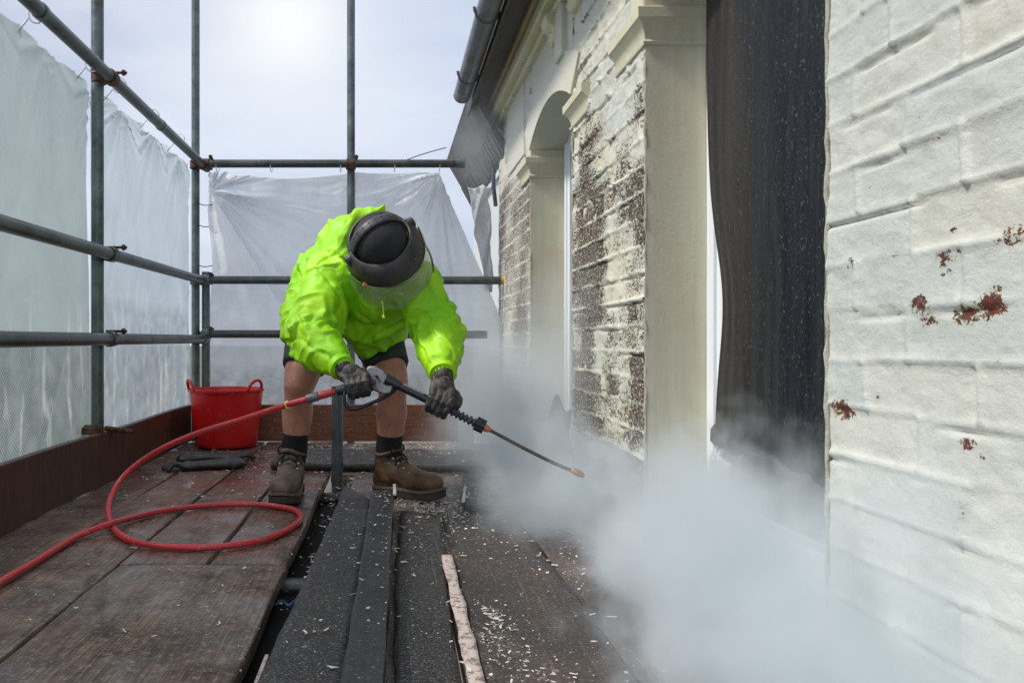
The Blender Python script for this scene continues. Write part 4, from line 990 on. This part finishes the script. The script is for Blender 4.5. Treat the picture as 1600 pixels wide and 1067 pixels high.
# jacket: trunk, drape and sleeves in one surface
mb = MB()
cap_(mb, (pelvis + V(.0, .02, -.01), .185), (mid + V(.0, 0, .0), .175), (shR.lerp(shL, .5) + V(-.04, .05, .055), .150))
cap_(mb, (shR + V(.005, .01, 0), .092), (shR.lerp(shL, .5) + V(-.01, .06, .065), .125), (shL + V(-.01, .01, 0), .086), seg=24)
mb.ell(V(-.06, 2.93, .76), (.155, .13, .19)); mb.ell(V(-.225, 3.05, .83), (.160, .165, .16)); cap_(mb, (V(-.225, 2.95, .84), .14), (shR + V(-.005, .02, .01), .10)); cap_(mb, (V(-.255, 3.0, .80), .135), (V(-.29, 2.80, .66), .10)); mb.ell(V(-.04, 2.84, .80), (.165, .13, .13)); 
trunk = mb
def cutflap():
    # hanging front hem of the jacket, closed below by a slanting flat hem
    A = P(562, 566, 2.93); B = P(638, 530, 2.90); m2 = MB(); n = 20
    top = V(-.055, 2.97, .80)
    nu_, nv_ = 22, 10
    v = []; f = []
    for j in range(nv_ + 1):
        t = j / nv_
        for i in range(nu_):
            a = 2 * math.pi * i / nu_; cx = math.cos(a); sy = math.sin(a)
            cx = math.copysign(abs(cx) ** .6, cx); sy = math.copysign(abs(sy) ** .8, sy)
            e = (A + B) / 2 + V(0, .09, 0) + (B - A) * .5 * 1.0 * cx + V(0, .09, 0) * sy
            tp = top + V(.15 * cx, .12 * sy, 0)
            v.append(e.lerp(tp, t))
    for j in range(nv_):
        for i in range(nu_): f.append((j * nu_ + i, j * nu_ + (i + 1) % nu_, (j + 1) * nu_ + (i + 1) % nu_, (j + 1) * nu_ + i))
    f.append(tuple(range(nu_ - 1, -1, -1))); f.append(tuple(range(nv_ * nu_, (nv_ + 1) * nu_)))
    return v, f
trunk.add(*cutflap())
bones = []
for sh, el, wr, k in ((shR, elR, wrR, 0), (shL, elL, wrL, 1)):
    wc_ = el.lerp(wr, .90); up_ = sh.lerp(el, .5)
    cap_(mb, (sh, .092 if k else .102), (up_, .085 if k else .098), (el, .083 if k else .092), (el.lerp(wr, .35), .076 if k else .078), (el.lerp(wr, .62), .064 if k else .062), (el.lerp(wr, .80), .050), (wc_, .040), seg=24)
    bones += [(sh, el), (el, wr)]
# hood bunched behind the neck
hood = [hp_(-.115, -.03, -.075), hp_(-.095, -.098, -.045), hp_(-.035, -.142, -.015), hp_(.04, -.140, -.010), hp_(.092, -.090, -.04), hp_(.105, -.02, -.08)]
mb.tube(catmull(hood, 6), [.026 + .010 * math.sin(math.pi * i / 30) for i in range(31)], 14, round_caps=True)
cap_(mb, (hp_(-.06, -.05, -.12), .075), (hp_(.06, -.05, -.12), .07))
me = remesh(mb, .0062, 3); a, b = co_no(me)
x, y, z = a.T
trk = .014 * vnoise(x * 6 + 3, y * 6, z * 5, seed=81) + .014 * crease(vnoise(x * 7 + z * 3, y * 4, z * 6 - x * 3, seed=83), .20) + .006 * crease(vnoise(x * 15, y * 9, z * 12, seed=85), .25) - .016 * crease(vnoise(x * 6 - z * 5, y * 3, z * 7 + x * 4, seed=88), .12)
# long creases fanning from the armpit towards the hem
ang = np.arctan2(z - shR.z, x - shR.x); trk += .008 * crease(vnoise(ang * 4, y * 3, seed=90), .25) * 1.4 * np.exp(-np.abs(z - .75) / .3)
fold = np.zeros(len(a)); best = np.full(len(a), 9.)
for i, (p, q) in enumerate(bones):
    p_, q_ = np.array(p), np.array(q); d_ = q_ - p_; L = np.linalg.norm(d_); d_ = d_ / L
    t = (a - p_) @ d_; tc = np.clip(t / L, 0, 1); rad = a - (p_ + tc[:, None] * (q_ - p_)); dist = np.linalg.norm(rad, axis=1)
    e1 = np.cross(d_, [0, 0, 1.]); e1 /= np.linalg.norm(e1); e2 = np.cross(d_, e1); an_ = np.arctan2(rad @ e2, rad @ e1)
    tt = t + .020 * np.sin(an_ * 2 + i)                                  # folds wind slantwise round the limb
    el_ = np.exp(-((tc - (1. if i % 2 == 0 else 0.)) / .30) ** 2); f1 = crease(vnoise(tt * 17 + i * 7, np.cos(an_) * 1.0, np.sin(an_) * 1.0, seed=95), .28) * (.010 + .012 * el_) + .008 * vnoise(tt * 8, np.cos(an_) * 1.2, np.sin(an_) * 1.2, seed=97)
    f2 = crease(vnoise(tt * 34 + i * 5, np.cos(an_) * 1.6, np.sin(an_) * 1.6, seed=99), .3) * (.003 + .006 * el_)
    ff = f1 + f2
    if i % 2 == 1:
        cuff = np.clip((tc - .80) * 6, 0, 1); ff = ff * (1 - cuff) + cuff * .003 * np.sin(an_ * 16)
    sel = dist < best; fold = np.where(sel, ff, fold); best = np.where(sel, dist, best)
w_ = np.clip((.150 - best) / .04, 0, 1)
disp = (fold * w_ + trk * (1 - w_)) - .002 - .010 * w_ * crease(vnoise(x * 9 + z * 8, y * 4, z * 9 - x * 6, seed=89), .14)
hw = np.exp(-(np.linalg.norm(a - np.array(hp_(0, -.13, .02)), axis=1) / .12) ** 2); disp += hw * .008 * ridge(vnoise(x * 30, z * 14, y * 14, seed=101))
a += b * disp[:, None]; setco(me, a)
sm = bpy.data.objects.new('t', me); C.objects.link(sm); md = sm.modifiers.new('s', 'SMOOTH'); md.iterations = 2; md.factor = .4
dg = bpy.context.evaluated_depsgraph_get(); dg.update(); me = bpy.data.meshes.new_from_object(sm.evaluated_get(dg)); bpy.data.objects.remove(sm)
jacket = link('jacket', me, 'hivis', person, True)
# pocket flap, logo marks, drawcord
_A, _B = P(584, 520, 2.84), P(634, 497, 2.82)
MB().grid(lambda u, v_: _A.lerp(_B, u) + V(0, .0 - .012 * math.sin(v_ * 3), -.040 * v_ + .003 * math.sin(u * 9)), 10, 4).build('pocket_flap', 'hivis', jacket, True, 0, .005)
hA_, hB_ = P(566, 552, 2.90), P(634, 521, 2.875)
mb = MB()
for i, (u_, w2, h2) in enumerate(((.30, .010, .009), (.40, .007, .012), (.46, .006, .008), (.53, .010, .010), (.63, .009, .013))):
    c_ = hA_.lerp(hB_, u_) + V(0, -.012, .024); ex = (hB_ - hA_).normalized(); ez = V(0, 0, 1)
    mb.add([c_ + ex * s1 * w2 / 2 + ez * s2 * h2 / 2 + V(0, s3, 0) for s3 in (-.001, .012) for s1, s2 in ((-1, -1), (1, -1), (1, 1), (-1, 1))], [(0, 1, 2, 3), (7, 6, 5, 4), (0, 4, 5, 1), (1, 5, 6, 2), (2, 6, 7, 3), (3, 7, 4, 0)])
mb.build('logo_marks', 'logo_ink', jacket, 35)
MB().tube(catmull([P(597, 470, 2.62), P(599, 482, 2.62), P(599, 493, 2.62)], 4), .0018, 6).ell(P(599.5, 495, 2.62), (.005, .005, .007)).build('drawcord', 'toggle_yellow', jacket, True)
MB().tube(catmull([P(560, 557, 2.92), P(566, 562, 2.92), P(572, 561, 2.92)], 4), .004, 6).tube(catmull([P(566, 562, 2.92), P(567, 572, 2.92), P(565, 585, 2.92)], 4), .0014, 6).build('hem_cord', 'wire', jacket, True)
# shorts
mb = MB()
cap_(mb, (pelvis + V(-.01, .01, 0), .14), (pelvis + V(.03, .01, 0), .14))
for hip, kn in ((hipR, kneeR), (hipL, kneeL)):
    e = kn.lerp(hip, .19); m2 = hip.lerp(kn, .5); mb.tube([hip + V(0, 0, .02), hip, m2, e], [.095, .104, .094, .086], 20, True)
me = remesh(mb, .007, 2); a, b = co_no(me); a += b * (.006 * ridge(fbm(a[:, 0] * 12, a[:, 1] * 12, a[:, 2] * 5, seed=121, oct=3)))[:, None]; setco(me, a)
link('shorts', me, 'shorts', person, True)
# socks and boots
def boot(heel, toe, lm):
    M = Matrix.Translation((heel.x, heel.y, .004)) @ Matrix.Rotation(math.atan2(toe.y - heel.y, toe.x - heel.x), 4, 'Z'); M3 = M.to_3x3()
    t = lambda *p: M @ Vector(p); ax = (M3 @ V(1, 0, 0), M3 @ V(0, 1, 0), M3 @ V(0, 0, 1)); mb = MB()
    mb.ell(t(.238, 0, .062), (.062, .052, .040), ax); mb.ell(t(.19, 0, .062), (.07, .052, .045), ax)
    mb.tube([t(.22, 0, .058), t(.16, 0, .075), t(.11, 0, .095), t(.075, 0, .120)], [.045, .048, .049, .048], 18, True, (tuple(ax[2]), .95), True)
    mb.ell(t(.045, 0, .062), (.050, .043, .055), ax); mb.tube([t(.055, 0, .06), t(.058, 0, .12), t(.060, 0, .165)], [.046, .049, .051], 20, True)
    me = remesh(mb, .005, 4); a, b = co_no(me); a += b * (.0022 * ridge(fbm(a[:, 0] * 26, a[:, 1] * 26, a[:, 2] * 26, seed=131, oct=3)))[:, None]; setco(me, a)
    o = link('boot', me, lm, person, True)
    def outline(g_=0.): return [(.006 - g_, 0), (.012, .034 + g_), (.045, .041 + g_), (.10, .037 + g_), (.16, .047 + g_), (.21, .056 + g_), (.26, .050 + g_), (.295 + g_, .030), (.306 + g_, 0), (.295 + g_, -.030), (.26, -.050 - g_), (.21, -.054 - g_), (.16, -.045 - g_), (.10, -.035 - g_), (.045, -.041 - g_), (.012, -.034 - g_)]
    def slabm(z0, z1, g_, rise=0.):
        ol = catmull([(x_, y_, 0) for x_, y_ in outline(g_)] + [(outline(g_)[0][0], 0, 0)], 4)[:-1]; k = len(ol)
        r_ = lambda x_: rise * max(0, (x_ - .22) / .08) ** 2
        v = [t(p.x, p.y, z0 + r_(p.x)) for p in ol] + [t(p.x, p.y, z1 + r_(p.x)) for p in ol]
        return MB().add(v, [tuple(range(k))[::-1], tuple(range(k, 2 * k))] + [(i, (i + 1) % k, (i + 1) % k + k, i + k) for i in range(k)])
    s_ = slabm(.0, .026, .004, .010); s_.build('sole', 'sole_rubber', o, 35, .003)
    slabm(.0262, .036, .007, .012).build('rand', 'sole_rand', o, 35, .002)
    mb = MB(); mb2 = MB()
    for i in range(5):
        x_ = .175 - i * .023; z_ = .108 + i * .017
        mb.tube([t(x_, -.034, z_ - .014), t(x_ - .006, 0, z_ + .006), t(x_ - .012, .034, z_ - .006)], .0036, 6)
        mb.tube([t(x_, .034, z_ - .014), t(x_ - .006, 0, z_ + .008), t(x_ - .012, -.034, z_ - .006)], .0036, 6)
        for s1 in (-1, 1): MB().ell(t(x_, .036 * s1, z_ - .012), .0055, None, 8, 5).build('eyelet', 'eyelet', o, True)
    for s1 in (-1, 1): mb.tube(catmull([t(.085, 0, .182), t(.10, .03 * s1, .20), t(.105, .05 * s1, .175), t(.09, .02 * s1, .176)], 4), .0035, 6); mb.tube(catmull([t(.09, 0, .18), t(.115, .035 * s1, .15), t(.125, .05 * s1, .125)], 4), .0035, 6)
    mb.build('laces', 'lace', o, True)
    MB().tube([t(.060 + .051 * math.cos(q) , .051 * math.sin(q), .168 + .010 * math.cos(q * 2 + .5)) for q in [2 * math.pi * i / 24 for i in range(25)]], .0085, 8).build('collar', lm, o, True)
    return o
boot(V(-.048, 3.055, 0), V(.205, 2.90, 0), 'leather'); boot(V(-.372, 3.09, 0), V(-.386, 2.79, 0), 'leather_dusty')
for an, kn in ((ankR, kneeR), (ankL, kneeL)):
    d_ = (kn - an).normalized(); q_ = an + V(0, 0, .03)
    n = 14; pts = [q_ + d_ * (.115 * i / n) for i in range(n + 1)]
    MB().tube(pts, [.051 + .0015 * (i % 2) - .003 * (i < 3) for i in range(n + 1)], 20).build('sock', 'sock', person, True)
# gloved hands gripping
def grip(axis_p, ax, wrist, bar_r, top, side, name, spread=.0215, order=1, deg=(8, 52, 100, 150, 195)):
    """fingers wrap round the bar: angle 0 = 'top', growing towards 'side'"""
    ax = ax.normalized(); top = (top - ax * top.dot(ax)).normalized(); side = (side - ax * side.dot(ax)); side = (side - top * side.dot(top)).normalized()
    mb = MB(); kn = []
    lens = (.92, 1.0, .96, .84)
    for k in range(4):
        off = (k - 1.5) * spread * order; rr = bar_r + .013; pts = []
        for j, dg_ in enumerate(deg):
            q = R(dg_ * (lens[k] if j > 1 else 1) ); r2 = rr + (.006 if j == 1 else 0) + (.004 if j == 0 else 0)
            pts.append(axis_p + ax * (off * (1 - .04 * j)) + top * math.cos(q) * r2 + side * math.sin(q) * r2)
        c = []
        for a_, b_ in zip(pts[:-1], pts[1:]): c += [a_, a_.lerp(b_, .5)]
        c.append(pts[-1]); L = len(c)
        mb.tube(c, [.0125 - .0028 * i / (L - 1) + (.0012 if i % 2 == 0 else -.0004) for i in range(L)], 10, round_caps=True)
        kn.append(pts[0])
        w0 = wrist + ax * off * .55
        mb.tube([w0, w0.lerp(pts[0], .55) + side * .004, pts[0]], [.019, .0185, .0140], 12, round_caps=True)
    mb.ell(wrist.lerp((kn[1] + kn[2]) / 2, .5), (.036, .024, .036))
    # thumb: leaves the side of the palm near its base and closes from the other side
    th0 = wrist.lerp(kn[0], .35) - ax * .012 * order
    tp = [th0, th0.lerp(axis_p, .35) - ax * .040 * order - side * .010, axis_p - ax * .046 * order - side * (bar_r + .012) * .55 + top * (bar_r + .006) * .5, axis_p - ax * .030 * order - side * (bar_r + .013) - top * .004, axis_p - ax * .012 * order - side * (bar_r + .010) - top * .016]
    c = catmull(tp, 3); L = len(c); mb.tube(c, [.0165 - .0050 * i / (L - 1) for i in range(L)], 10, round_caps=True)
    me = remesh(mb, .0028, 2); a, b = co_no(me); a += b * (.0016 * ridge(fbm(a[:, 0] * 60, a[:, 1] * 60, a[:, 2] * 60, seed=141, oct=2)))[:, None]; setco(me, a)
    return link(name, me, 'glove_knit', person, True)
grip(lat(686), ld, wrL - V(0, 0, .012), .0135, V(.1, -.35, .9), V(0, -1, -.1), 'glove', .0205, -1, (0, 45, 92, 142, 188))
grip(hg, (hB - hA), wrR + V(.006, -.005, -.004), .016, V(0, -.35, 1), V(0, -1, -.1), 'glove', .0200, -1, (5, 50, 100, 150, 190))
for wr, el in ((wrL, elL), (wrR, elR)):
    d_ = (el - wr).normalized(); MB().tube([wr + d_ * (.012 + .002 * i) for i in range(12)], [.043 + .0022 * (i % 2) for i in range(12)], 26).build('cuff', 'hivis', jacket, True); MB().tube([wr - d_ * .02, wr + d_ * .02, wr + d_ * .05], [.030, .033, .035], 16).build('glove_cuff', 'glove_knit', person, True)
# cap, face shield
mb = MB(); mb.ell(hp_(0, 0, .018), (.094, .103, .104), AX, 32, 20)
o = mb.build('cap', 'cap_cloth', person, True)
shield = MB()
def ringpt(q, rs, rf, u_, cf=0.): return hp_(rs * math.sin(q), cf + rf * math.cos(q), u_)
n = 40; shield.tube([ringpt(2 * math.pi * i / n,   .104, .106, .030 + .012 * math.cos(2 * math.pi * i / n + math.pi)) for i in range(n + 1)], .0085, 10, True, (tuple(hu), 1.9))
sh_ = shield.build('face_shield', 'mask_black', person, True)
def guard(u, v_):
    q = R(-98 + 196 * u); k = math.sin(math.pi * v_ / 2)
    env = max(0, math.cos(q / 2)) ** .6
    rs = .102 + .038 * k * env; rf = .099 + .056 * k * env
    return ringpt(q, rs, rf, .052 - .034 * (1 - math.cos(math.pi * v_ / 2)) * 1.6 - .012 * v_)
MB().grid(guard, 48, 10).build('brow_guard', 'mask_black', sh_, True, 0, .004)
MB().tube([V(*guard(i / 48, 1)) for i in range(49)], .0042, 8).build('guard_rim', 'mask_black', sh_, True)
def vis(u, v_):
    q = R(-88 + 176 * u); env = max(0, math.cos(q / 2)) ** .6
    rs = .145 + .006 * v_ ; rf = .158 + .012 * v_
    return ringpt(q, rs * (.76 + .24 * env + .02), rf * (.66 + .34 * env), -.006 - .150 * v_ * (1 - .25 * abs(u - .5) * 2))
MB().grid(vis, 40, 14).build('visor', 'visor', sh_, True, 0, .0015)
MB().tube([V(*vis(1 - .0, t_ / 10)) for t_ in range(11)] + [V(*vis(1 - i / 40, 1)) for i in range(1, 12)], .0035, 8).build('visor_edge', 'mask_black', sh_, True)
def strap(u, v_):
    q = R(-90 + 180 * u); w2 = (v_ - .5) * .034
    return hp_(.100 * math.sin(q) , -.016 + w2, .022 + .104 * math.cos(q))
MB().grid(strap, 36, 3).build('top_strap', 'strap_grey', sh_, True, 0, .004)
mb = MB()
for i in range(9):
    for j in (0, 1):
        q = R(-62 + i * 14); nrm = hs * math.sin(q) + hu * math.cos(q); c_ = hp_(.1025 * math.sin(q), -.016 + (j - .5) * .014, .022 + .1065 * math.cos(q)); mb.tube([c_, c_ + nrm * .0012], .0024, 8)
mb.build('strap_holes', 'gun_black', sh_, 40)
for s_ in (-1, 1):
    MB().tube([hp_(.110 * s_, -.002, .030), hp_(.130 * s_, -.002, .030), hp_(.134 * s_, -.002, .030)], [.020, .019, .014], 14).build('pivot_knob', 'mask_black', sh_, 40)
MB().tube([hp_(-.112, .036, .012), hp_(-.124, .040, .008)], [.010, .008], 10).tube([hp_(-.112, .078, -.01), hp_(-.122, .086, -.016)], [.010, .009], 10).build('ear_plug', 'orange_plastic', sh_, 40)
def rear(u, v_):
    q = R(92 + 176 * u); return ringpt(q, .104, .128, .018 - .030 * v_ + .012 * math.cos(q))
MB().grid(rear, 36, 3).build('rear_band', 'mask_black', sh_, True, 0, .005)

# ------------------------------------------------------------------ paint chips on the deck
mb = MB()
def chip(x, y, z, s, el=1.):
    n = random.choice((4, 5, 6)); a0 = random.random() * 6.3; ca, sa = math.cos(a0), math.sin(a0); tx, ty = random.uniform(-.35, .35), random.uniform(-.35, .35)
    pts = []
    for i in range(n):
        a = 2 * math.pi * i / n; r_ = s * random.uniform(.55, 1.1); px, py = r_ * math.cos(a) * el, r_ * math.sin(a); qx, qy = px * ca - py * sa, px * sa + py * ca
        pts.append((x + qx, y + qy, z + max(0, tx * qx + ty * qy) + s * .12))
    lo = [(a, b, c - .0012) for a, b, c in pts]
    mb.add(pts + lo, [tuple(range(n)), tuple(range(2 * n - 1, n - 1, -1))] + [(i, i + n, (i + 1) % n + n, (i + 1) % n) for i in range(n)])
def zat(x, y):
    if 3.62 < y < 4.06 and x > -.55: return .036
    if -.2 < x < -.06 and y < 2.75: return .038
    if -.06 <= x < .01 and y < 2.75: return .074
    if .02 < x < .14 and y < 2.6: return .014
    if .28 < x < .56 and 2.72 < y < 3.2: return .034
    if .14 <= x < .19 and y < 2.2: return .019
    if x >= .16 and y < 2.62: return .008
    if -.265 < x < -.21: return -.05
    return .003
for i in range(9500):
    x = random.uniform(-1.17, .70); y = .95 + 3.65 * random.random() ** .85
    w_ = .10 if x < -.27 else .75
    if y > 3.0: w_ = .9 if x > -1. else .3
    if x < -.27 and 2.9 < y: w_ = .5
    if random.random() > w_ * max(.25, min(1., .65 + 2.0 * float(vnoise(np.array([x * 5.]), np.array([y * 3.]), seed=9)[0]))): continue
    s = random.choice((.0008, .0010, .0013, .0016, .0016, .0022, .0028, .0048)) * (1.35 if y > 2.8 else 1)
    chip(x, y, zat(x, y), s, random.choice((1, 1, 1.6, 2.5)))
for i in range(1500):                                   # thick drift below the far toe board and round the right boot
    if i % 2: x, y = random.uniform(-.55, .40), random.uniform(4.1, 4.64)
    else: x, y = random.gauss(.16, .10), random.gauss(2.80, .16)
    if x > .7: continue
    chip(x, y, zat(x, y), random.choice((.003, .004, .006, .008)) * (1 if i % 2 else .7), random.choice((1, 1.5)))
for i in range(420): y = random.uniform(.9, 1.75); x = .20 + .10 * abs(random.gauss(0, 1)) * (1.9 - y) + .02 * math.sin(y * 20); chip(x, y, zat(x, y), random.choice((.0012, .0018, .0026)), random.choice((1, 1.5, 3)))
for i in range(90):                                      # longer curled strips
    x = random.uniform(-.9, .6); y = random.uniform(1.0, 3.4)
    if x < -.27 and random.random() < .6: continue
    a = random.random() * 6.3; l = random.uniform(.008, .022); z = zat(x, y) + .003
    pts = [V(x + l * (t - .5) * math.cos(a) + .15 * l * math.sin(t * 5) * math.sin(a), y + l * (t - .5) * math.sin(a) + .15 * l * math.sin(t * 5) * math.cos(a), z) for t in (0, .33, .66, 1)]
    mb.tube(pts, random.uniform(.0014, .0028), 5, True, ((0, 0, 1), .4))
ch = mb.build('paint_chips', 'chip', None, 30); ch['kind'] = 'stuff'; ch['label'] = 'white and pinkish paint flakes strewn over the deck'
tag(recenter(MB().tube(catmull([fl(430, 945, -.045), fl(440, 938, -.04), fl(452, 946, -.04), fl(462, 937, -.04), fl(470, 940, -.04)], 5), .0035, 6).build('rope_scrap', 'blue_rope', None, True)), 'short scrap of blue rope lying in the dark gap', 'rope')

# ------------------------------------------------------------------ steam
@mat('steam')
def _(n):
    geo = n.n('ShaderNodeTexCoord').outputs['Object']; s_ = n.n('ShaderNodeSeparateXYZ'); n.set(s_, 0, geo); x, y, z = s_.outputs
    M = n.math
    nz = n.noise(geo, 2.8, 5, .55, .8); nb = n.noise(geo, 8., 5, .62, .8)
    k = M('ADD', M('MULTIPLY', M('SUBTRACT', nz, .5), .85), M('MULTIPLY', M('SUBTRACT', nb, .5), .55))
    top = M('ADD', .375, M('MULTIPLY', M('SUBTRACT', y, 1.1), -.055))                 # the layer's height falls away from the camera
    vert = M('DIVIDE', M('SUBTRACT', M('ADD', top, k), z), .30, clamp=True)
    near = M('DIVIDE', M('ADD', M('SUBTRACT', x, .42), k), .20, clamp=True)
    fary = M('SUBTRACT', 1., M('DIVIDE', M('SUBTRACT', y, 2.9), 1.0), clamp=True)
    main = M('MULTIPLY', M('MULTIPLY', vert, near), fary)
    thin = M('ADD', .45, M('MULTIPLY', M('DIVIDE', M('SUBTRACT', y, .88), .45, clamp=True), .55))   # thinner towards the camera
    main = M('MULTIPLY', M('MULTIPLY', M('POWER', main, 1.3), 12.0), thin)
    # thinner cloud rolling back from the nozzle towards the far end
    def puff(cx, cy, cz, rx, ry, rz, dens):
        vs = n.n('ShaderNodeVectorMath', operation='SUBTRACT'); n.set(vs, 0, geo); vs.inputs[1].default_value = (cx, cy, cz)
        vd = n.n('ShaderNodeVectorMath', operation='DIVIDE'); n.set(vd, 0, vs.outputs[0]); vd.inputs[1].default_value = (rx, ry, rz)
        ln = n.n('ShaderNodeVectorMath', operation='LENGTH'); n.set(ln, 0, vd.outputs[0])
        q = M('SUBTRACT', M('ADD', 1., M('MULTIPLY', k, 1.6)), ln.outputs['Value'], clamp=True)
        return M('MULTIPLY', q, dens)
    tot = M('ADD', main, puff(.56, 2.50, .08, .30, .45, .30, 9.))
    tot = M('ADD', tot, puff(0.645, 2.360, 0.150, .06, .10, .05, 26.))
    tot = M('ADD', tot, puff(.55, 3.5, .25, .42, 1.0, .50, 2.6))
    tot = M('ADD', tot, puff(.74, 1.05, .0, .30, .50, .42, 3.2))
    tot = M('ADD', tot, puff(.62, 2.9, .45, .22, .6, .50, 1.2))
    tot = M('ADD', tot, puff(.62, 5.0, 1.95, .24, 1.1, .38, .5))
    v = n.n('ShaderNodeVolumePrincipled'); v.inputs['Color'].default_value = (.88, .94, .992, 1); n.set(v, 'Density', tot); v.inputs['Anisotropy'].default_value = .2
    n.out(None, v.outputs[0])
st = MB().box(.02, .90, .72, 6.0, -.02, 2.3).build('steam', 'steam', None, False)
tag(st, 'billowing white steam along the foot of the house wall', kind='stuff')
